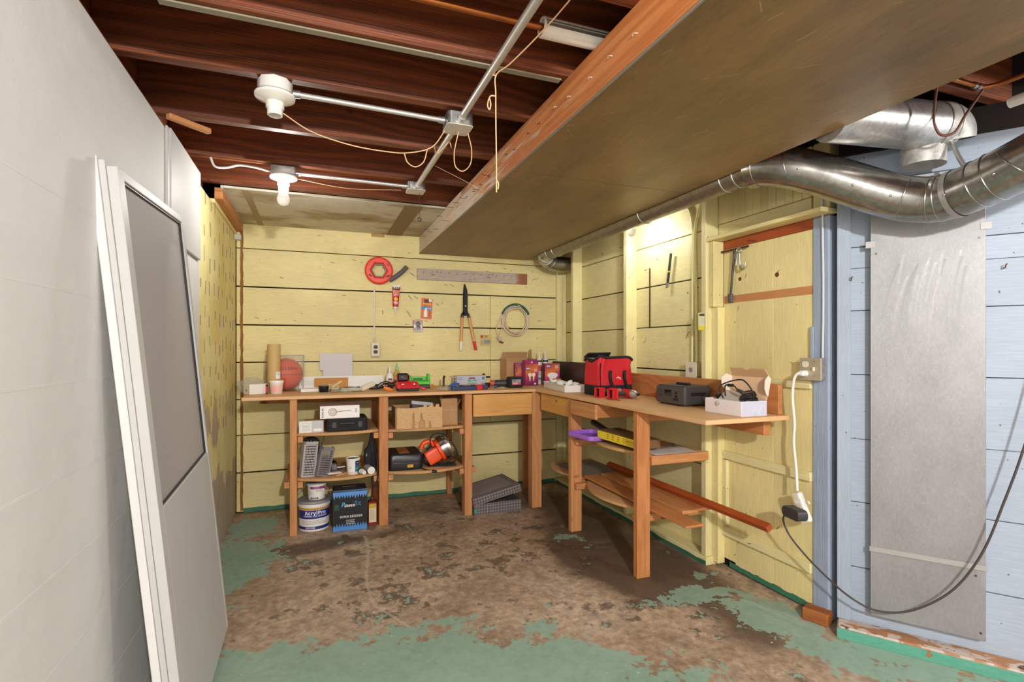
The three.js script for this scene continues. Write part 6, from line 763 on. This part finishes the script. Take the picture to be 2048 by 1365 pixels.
{ const t = thing('tool_pouch', 'black tool pouch with long strap hanging beside the middle leg', 'pouch', [0.383, 0.62, -3.79]); mesh('strap', tube([[0.012, 0.05, -0.08], [0.01, -0.05, -0.07], [0.0, -0.2, -0.02], [0.0, -0.3, 0.02], [0.014, -0.345, 0.03], [0.03, -0.31, 0.025], [0.036, -0.2, 0.01], [0.02, -0.06, -0.05]], 0.0055, { s: 6, n: 60 }), M.blackRubber, t); mesh('pouch_body', loft([{ c: [0, -0.24, -0.06], a: 0.03, b: 0.02 }, { c: [-0.004, -0.18, -0.07], a: 0.045, b: 0.026 }, { c: [-0.004, -0.1, -0.075], a: 0.046, b: 0.026 }, { c: [0.004, -0.07, -0.075], a: 0.026, b: 0.018 }, { c: [0.012, 0.04, -0.08], a: 0.014, b: 0.01 }], 22, 3), M.blackMatte, t); mesh('clip', cb(0.008, 0.022, 0.006, -0.034, -0.13, -0.046, { k: 0.002 }), M.greyP, t); }
{ // power tool case
  const t = thing('drill_case', 'black drill case with orange panel and small yellow badge', 'case', [0.622, S4, -3.93], -0.02); mesh('shell', loft([{ c: [0, 0, 0], a: 0.118, b: 0.145, p: 9 }, { c: [0, 0.01, 0], a: 0.125, b: 0.15, p: 9 }, { c: [0, 0.052, 0], a: 0.126, b: 0.151, p: 9 }, { c: [0, 0.057, 0], a: 0.122, b: 0.147, p: 9 }, { c: [0, 0.062, 0], a: 0.126, b: 0.151, p: 9 }, { c: [0, 0.105, 0], a: 0.122, b: 0.146, p: 9 }, { c: [0, 0.118, 0], a: 0.108, b: 0.13, p: 9 }], 44), mat(0x1c1c22, 0.35), t); mesh('top_panel', bb(-0.045, 0.03, 0.1182, 0.1195, -0.11, 0.115, { k: 0.0005 }), mat(0xb87038, 0.5), t); printed('badge', 0.04, 0.02, 96, (g, w, h) => { fill(g, '#e8b63a', 0, 0, w, h); text(g, 'DEWALT', w / 2, h * 0.36, 20, '#1a1a1a', 'sans-serif', 'bold', 'center', w * 0.9); lines(g, 14, 30, 66, 2, 8, 3, '#8a6a20'); }, t, [0.03, 0.03, 0.1515]); }
one('acrylic_sheet', 'clear acrylic sheet leaning on the wall behind the circular saw', 'sheet', bb(-0.06, 0.06, 0, 0.25, -0.003, 0.003, { k: 0.001, r: [-0.08, 0, 0] }), M.clear, [0.8, S4, -4.3]);
one('metal_rod', 'thin grey rod leaning in the back corner of the lower right shelf', 'rod', cyl(0.007, 0.007, 0.26, 0, 0.13, 0, { s: 10, r: [0, 0, -0.06] }), M.greyP, [1.0, S4, -4.25]);
{ // circular saw
  const t = thing('circular_saw', 'orange circular saw with steel blade guard and black cord', 'saw', [0.885, S4, -3.88], -0.15); const A = new THREE.Matrix4().makeTranslation(0, 0.1, 0).multiply(new THREE.Matrix4().makeRotationZ(0.5)).multiply(new THREE.Matrix4().makeRotationY(0.12)); const P = (n, g, m, par = t) => mesh(n, g.applyMatrix4(A), m, par);
  P('motor', loft([{ c: [0, 0, 0], a: 0.052, b: 0.05, p: 5 }, { c: [0, 0.02, 0], a: 0.055, b: 0.052, p: 5 }, { c: [0, 0.09, 0], a: 0.055, b: 0.052, p: 5 }, { c: [0, 0.1, 0], a: 0.05, b: 0.048, p: 5 }], 26).rotateZ(Math.PI / 2).translate(-0.01, 0, 0), M.orangeP, t); P('motor_cap', cyl(0.046, 0.05, 0.022, -0.121, 0, 0, { r: [0, 0, Math.PI / 2], s: 26 }), M.black, t); P('gear_flange', cyl(0.085, 0.088, 0.024, 0.004, 0.01, 0, { r: [0, 0, Math.PI / 2], s: 40 }), M.orangeP, t); P('handle', tube([[-0.02, 0.06, 0], [-0.03, 0.105, 0], [-0.075, 0.115, 0], [-0.11, 0.09, 0]], 0.018, { s: 12 }), M.orangeP, t); P('handle_inset', cb(0.05, 0.024, 0.036, -0.055, 0.058, 0.012, { k: 0.004 }), M.black, t);
  P('blade_guard', cyl(0.093, 0.093, 0.04, 0.038, 0.012, 0, { r: [0, 0, Math.PI / 2], s: 44 }), M.shiny, t); P('lower_guard', cyl(0.089, 0.089, 0.02, 0.07, 0.006, 0, { r: [0, 0, Math.PI / 2], s: 44 }), M.steel, t); P('guard_gap', cyl(0.05, 0.05, 0.008, 0.0835, 0.006, 0, { r: [0, 0, Math.PI / 2], s: 36 }), M.darkSteel, t); P('arbor', cyl(0.016, 0.016, 0.012, 0.093, 0.006, 0, { r: [0, 0, Math.PI / 2], s: 6 }), M.darkSteel, t);
  mesh('shoe', bb(-0.09, 0.12, 0.0, 0.006, -0.06, 0.07, { k: 0.002 }), M.darkSteel, t); mesh('cord', tube([[-0.06, 0.13, 0.03], [-0.07, 0.2, 0.02], [-0.03, 0.235, 0], [0.05, 0.22, 0.01], [0.1, 0.15, 0.04], [0.13, 0.1, 0.05], [0.11, 0.03, 0.06], [0.05, 0.012, 0.09], [0.0, 0.02, 0.1], [0.06, 0.05, 0.1], [0.12, 0.09, 0.07], [0.09, 0.17, 0.05], [0.03, 0.2, 0.05], [0.0, 0.17, 0.06]], 0.0045, { s: 7, n: 120 }), M.blackRubber, t); mesh('cord', tube([[-0.09, 0.04, 0.05], [-0.14, 0.06, 0.08], [-0.15, 0.02, 0.12], [-0.12, 0.006, 0.155], [-0.07, -0.006, 0.165]], 0.0045, { s: 7, n: 30 }), M.blackRubber, t); mesh('plug', cb(0.04, 0.02, 0.024, -0.05, -0.01, 0.168, { k: 0.005, r: [0, 0, -0.15] }), M.black, t); mesh('twine', tube([[0.0, 0.205, 0.02], [0.03, 0.2, 0.03], [0.06, 0.17, 0.045], [0.085, 0.13, 0.06]], 0.008, { s: 6 }), mat(0xc08a30, 0.8), t); }
// on the floor below
function tub(label, at, r0, r1, h, lidm, draw, handle) { const t = thing('pail', label, 'pail', at); mesh('pail', lathe([[0.0001, 0], [r1, 0], [r1 + 0.002, 0.004], [r0 - 0.004, h * 0.8], [r0, h * 0.81], [r0, h * 0.87], [r0 - 0.003, h * 0.875], [r0 - 0.003, h * 0.93], [0.0001, h * 0.93]], 40), M.whiteP, t); mesh('lid', lathe([[r0 + 0.003, h * 0.915], [r0 + 0.004, h * 0.985], [r0 - 0.002, h], [r0 - 0.012, h * 0.985], [0.0001, h * 0.98]], 40), lidm, t); wrapped('label', r0 - 0.003, r1 + 0.0025, h * 0.76, 512, draw, t, [0, h * 0.41, 0], -1.35, 2.7, 0.45); if (handle) mesh('bail', tube(Array.from({ length: 17 }, (_, i) => { const a = i / 16 * Math.PI; return [Math.cos(a) * (r0 + 0.006), h * 0.86 + Math.sin(a) * 0.13, -Math.sin(a) * 0.02]; }), 0.0022, { s: 6, n: 40 }), M.greyP, t); return t; }
tub('large white pail of tile adhesive with dark blue label', [0.002, 0, -3.895], 0.108, 0.096, 0.206, M.greyP, (g, w, h) => { fill(g, '#eceae4', 0, 0, w, h); fill(g, '#c79236', 0, 0, w, 26); fill(g, '#26307e', 60, 30, w - 60, 112); fill(g, '#2c6a34', 0, 30, 60, 112); text(g, 'AcrylPro', w * 0.53, 66, 66, '#f2f2f6', 'sans-serif', 'bold', 'center', 330); text(g, 'CERAMIC TILE ADHESIVE', w * 0.53, 108, 26, '#e8e8f4', 'sans-serif', 'bold', 'center', 320); lines(g, 90, 160, 340, 5, 12, 5, '#a8a8a6'); fill(g, '#26307e', 0, h - 58, w, 40); text(g, 'CUSTOM', w * 0.4, h - 38, 30, '#f2f2f6'); }, true);
tub('small white grout pail with grey lid standing on the large pail', [0.018, 0.2035, -3.89], 0.064, 0.053, 0.122, mat(0x77747a, 0.5), (g, w, h) => { fill(g, '#eceae4', 0, 0, w, h); fill(g, '#8a3a78', 110, 10, w - 150, 58); text(g, 'Simple', 250, 40, 36, '#d8b6d2'); text(g, 'Grout', 310, 110, 50, '#4a4650', 'sans-serif', 'normal'); g.fillStyle = '#c8343c'; g.beginPath(); g.arc(w - 56, 70, 30, 0, 7); g.fill(); fill(g, '#26262a', 110, h - 50, 180, 36); text(g, 'CUSTOM', 200, h - 32, 28, '#e8e8e8'); lines(g, 40, 130, 150, 4, 20, 5, '#bab6b2'); }, false);
{ const t = thing('refined_oil_box', 'black and blue flame-printed carton standing on the floor under the shelf', 'box', [0.234, 0, -3.84], -0.02); mesh('carton', bb(-0.113, 0.113, 0, 0.268, -0.1, 0.1, { k: 0.002 }), mat(0x1b2a3c, 0.4), t);
  const fl = (g, w, y0, up, n, amp, c) => { g.fillStyle = c; g.beginPath(); g.moveTo(0, y0); for (let i = 0; i <= n; i++) { const x = i / n * w; g.lineTo(x, y0 + up * (i % 2 ? amp * (0.5 + 0.5 * rnd()) : -4)); } g.lineTo(w, y0 - up * 200); g.lineTo(0, y0 - up * 200); g.fill(); };
  printed('front_print', 0.223, 0.264, 512, (g, w, h) => { fill(g, '#121316', 0, 0, w, h); g.save(); g.beginPath(); g.rect(0, 0, w, 110); g.clip(); fl(g, w, 50, 1, 26, 70, '#5b93d6'); g.restore(); g.save(); g.beginPath(); g.rect(0, h - 130, w, 130); g.clip(); fl(g, w, h - 60, -1, 26, 66, '#4a86cc'); g.restore(); fill(g, '#1f4a38', 20, 190, 70, 90); g.globalAlpha = 1; text(g, 'P', 142, 198, 104, '#35a6e0', 'sans-serif', 'italic bold'); text(g, 'OWER', 244, 218, 56, '#f4f2ee', 'sans-serif', 'italic bold'); text(g, '5x', 370, 190, 92, '#3fa0d8', 'serif', 'normal'); text(g, 'SUPER REFINED', 270, 388, 46, '#efece8', 'serif', 'bold', 'center', 340); text(g, 'CONTENTS', 260, 448, 24, '#e4e2de', 'serif'); text(g, '12 x 300ML', 260, 474, 24, '#e4e2de', 'serif'); text(g, 'CANISTERS', 260, 500, 24, '#e4e2de', 'serif'); }, t, [0, 0.134, 0.1006]); printed('top_print', 0.223, 0.19, 256, (g, w, h) => { fill(g, '#3a2c34', 0, 0, w, h); fill(g, '#7ea4d8', 0, h - 44, w, 44); g.fillStyle = '#4a3a3a'; g.beginPath(); g.ellipse(w * 0.5, h * 0.55, 90, 40, 0, 0, 7); g.fill(); text(g, 'POWER', w * 0.5, h * 0.3, 30, '#cfd2d8'); }, t, [0, 0.2686, 0], [-Math.PI / 2, 0, 0]); }
{ const t = thing('oil_tin', 'old red metal tin with cream label beside the middle leg', 'tin', [0.388, 0, -3.82], -0.05); mesh('tin', bb(-0.03, 0.03, 0, 0.165, -0.03, 0.03, { k: 0.004 }), mat(0x8e2a1c, 0.4, 0.3), t); mesh('shoulder', loft([{ c: [0, 0.1652, 0], a: 0.028, b: 0.028, p: 6 }, { c: [0, 0.175, 0], a: 0.018, b: 0.018, p: 3 }, { c: [0, 0.178, 0], a: 0.012, b: 0.012 }], 20), mat(0x6a2c1a, 0.4, 0.4), t); mesh('cap', cyl(0.012, 0.013, 0.018, 0, 0.187, 0, { s: 16 }), mat(0x7a3a20, 0.4, 0.4), t); printed('label', 0.05, 0.13, 96, (g, w, h) => { fill(g, '#d8ccaa', 0, 0, w, h); fill(g, '#c9a93a', 0, 0, w, 60); lines(g, 14, 80, 66, 12, 12, 4, '#a8987a'); }, t, [0, 0.088, 0.0306]); }
{ const t = thing('plaid_box', 'brown plaid shallow box with its lid askew lying under the drawer', 'box', [1.3, 0.0, -3.93], 0.03);
  const pt = canvas(128, 128, (g, w, h) => { fill(g, '#5c5254', 0, 0, w, h); g.fillStyle = '#a39a9c'; for (let i = 0; i < 4; i++) { g.fillRect(i * 32, 0, 4, h); g.fillRect(0, i * 32, w, 4); } }); pt.wrapS = pt.wrapT = THREE.RepeatWrapping; pt.repeat.set(1 / 0.088, 1 / 0.088); const pm = withMap(pt, 0.6); const box = (a) => { const g = bb(...a, { k: 0.0008, uo: [0, 0] }); return g; };
  mesh('tray', merge([box([-0.19, 0.19, 0, 0.004, -0.19, 0.19]), box([-0.19, 0.19, 0.004, 0.085, 0.186, 0.19]), box([-0.19, 0.19, 0.004, 0.085, -0.19, -0.186]), box([-0.19, -0.186, 0.004, 0.085, -0.186, 0.186]), box([0.186, 0.19, 0.004, 0.085, -0.186, 0.186])]), pm, t);
  const R = [0.0, 0, 0.2], L = new THREE.Matrix4().makeTranslation(-0.005, 0.112, 0.012).multiply(new THREE.Matrix4().makeRotationZ(0.2)).multiply(new THREE.Matrix4().makeRotationX(-0.02)); mesh('lid', merge([box([-0.196, 0.196, 0.05, 0.054, -0.195, 0.195]), box([-0.196, 0.196, 0, 0.05, 0.191, 0.195]), box([-0.196, 0.196, 0, 0.05, -0.195, -0.191]), box([-0.196, -0.192, 0, 0.05, -0.191, 0.191]), box([0.192, 0.196, 0, 0.05, -0.191, 0.191])]).applyMatrix4(L), pm, t); mesh('brand_tab', bb(-0.191, -0.17, 0.02, 0.05, 0.1902, 0.1912, { k: 0 }), mat(0x1f9a86, 0.5), t); mesh('lid_stripe', bb(-0.19, 0.15, 0.0542, 0.0548, -0.16, 0.14, { k: 0 }).applyMatrix4(L), mat(0x8d8386, 0.6), t); }
// shelves of the side run
{ const t = thing('purple_tray', 'shallow purple plastic tray sticking out of the side shelf', 'tray', [1.705, 0.6625, -3.03], 0.1); const o = rrect(0.2, 0.27, 0.03); mesh('tray', merge([extr(o, 0.006, { b: 0.001 }).rotateX(-Math.PI / 2), extr(rrect(0.21, 0.28, 0.034), 0.026, { b: 0.002, holes: [rrect(0.19, 0.26, 0.026).reverse()] }).rotateX(-Math.PI / 2).translate(0, 0.005, 0)]), M.purple, t); }
{ const t = thing('leaflet_box', 'long flat yellow box with small red print on the side shelf', 'box', [1.795, 0.682, -2.71], 0.03); mesh('carton', bb(-0.11, 0.05, 0, 0.05, -0.2, 0.22, { k: 0.0015, r: [0.02, 0, 0] }), mat(0x7a5a3a, 0.7), t); printed('side_print', 0.415, 0.047, 512, (g, w, h) => { fill(g, '#e6d42c', 0, 0, w, h); for (let i = 0; i < 4; i++) for (let j = 0; j < 3; j++) fill(g, '#c05a34', 130 + i * 70, 10 + j * 14, 28, 6); text(g, 'SUGAR PRODUCTS', 440, h * 0.4, 18, '#a8462a', 'sans-serif', 'bold', 'center', 130); lines(g, 380, h * 0.68, 120, 1, 8, 4, '#c06a44'); }, t, [-0.1108, 0.0245, 0.01], [0, -Math.PI / 2, 0]); }
one('black_tube', 'short black plastic tube lying across the purple tray', 'tube', merge([cyl(0.019, 0.019, 0.2, 0, 0, 0, { s: 22, r: [Math.PI / 2, 0, 0] }), tor(0.018, 0.003, 0, 0, 0.1), tor(0.018, 0.003, 0, 0, -0.1)]).rotateX(0.16).rotateY(-0.05), M.black, [1.8, 0.722, -3.08]);
for (const [x, y, z, r, l, c] of [[1.9, 0.6558, -2.51, 0.15, 'lowest white paper sheet at the end of the side shelf', 0xd8d6d4], [1.92, 0.6568, -2.52, -0.1, 'topmost white paper sheet at the end of the side shelf', 0xe4e2e0]]) one('paper_sheet', l, 'paper', bb(-0.14, 0.14, 0, 0.0008, -0.1, 0.1, { k: 0 }), mat(c, 0.85), [x, y, z], r, 'papers on the side shelf');
one('wire_clip', 'bent grey wire clip lying on the papers', 'clip', tube([[-0.03, 0.004, 0], [0, 0.012, 0.01], [0.03, 0.006, 0.0], [0.01, 0.01, -0.015], [-0.02, 0.014, 0.005], [0.02, 0.018, 0.012]], 0.004, { s: 6, n: 30 }), mat(0x6b6654, 0.5, 0.4), [2.0, 0.658, -2.6]);
one('grey_sheet', 'large grey hardboard sheet lying on the lower side shelf', 'sheet', cb(0.34, 0.005, 0.75, 0, 0, 0, { k: 0.0008 }), mat(0x7a746c, 0.7), [1.915, 0.3575, -3.28], 0.05);
// loose timber across the lower side shelf
{ const B = (name, label, a, b, w, h, m, roll = 0) => { const p = V(...a), q = V(...b), d = q.clone().sub(p), L = d.length(), g = bb(-w / 2, w / 2, -h / 2, h / 2, -L / 2, L / 2, { g: 2, k: 0.002, r: [0, 0, roll] }); const o = one(name, label, 'plank', g, m, [0, 0, 0], 0, 'loose timber on the lower side shelf'); o.position.copy(p.add(q).multiplyScalar(0.5)); o.quaternion.setFromUnitVectors(V(0, 0, 1), d.normalize()); };
  B('timber_plank', 'lowest and foremost reddish plank sticking out of the lower side shelf', [1.79, 0.3672, -3.19], [1.765, 0.3655, -2.1], 0.11, 0.012, M.firB);
  B('timber_plank', 'split pale plank with a ragged end on the lower side shelf', [1.912, 0.373, -3.17], [1.885, 0.371, -2.28], 0.1, 0.018, M.firA);
  B('timber_plank', 'thin board lying against the split plank near the wall', [2.02, 0.37, -3.2], [1.99, 0.369, -2.3], 0.1, 0.014, M.firB);
  B('timber_batten', 'long red-brown moulding reaching far out past the door', [2.0, 0.407, -3.3], [2.02, 0.395, -1.885], 0.036, 0.03, M.red, 0.5); }


renderer.render(scene, camera);
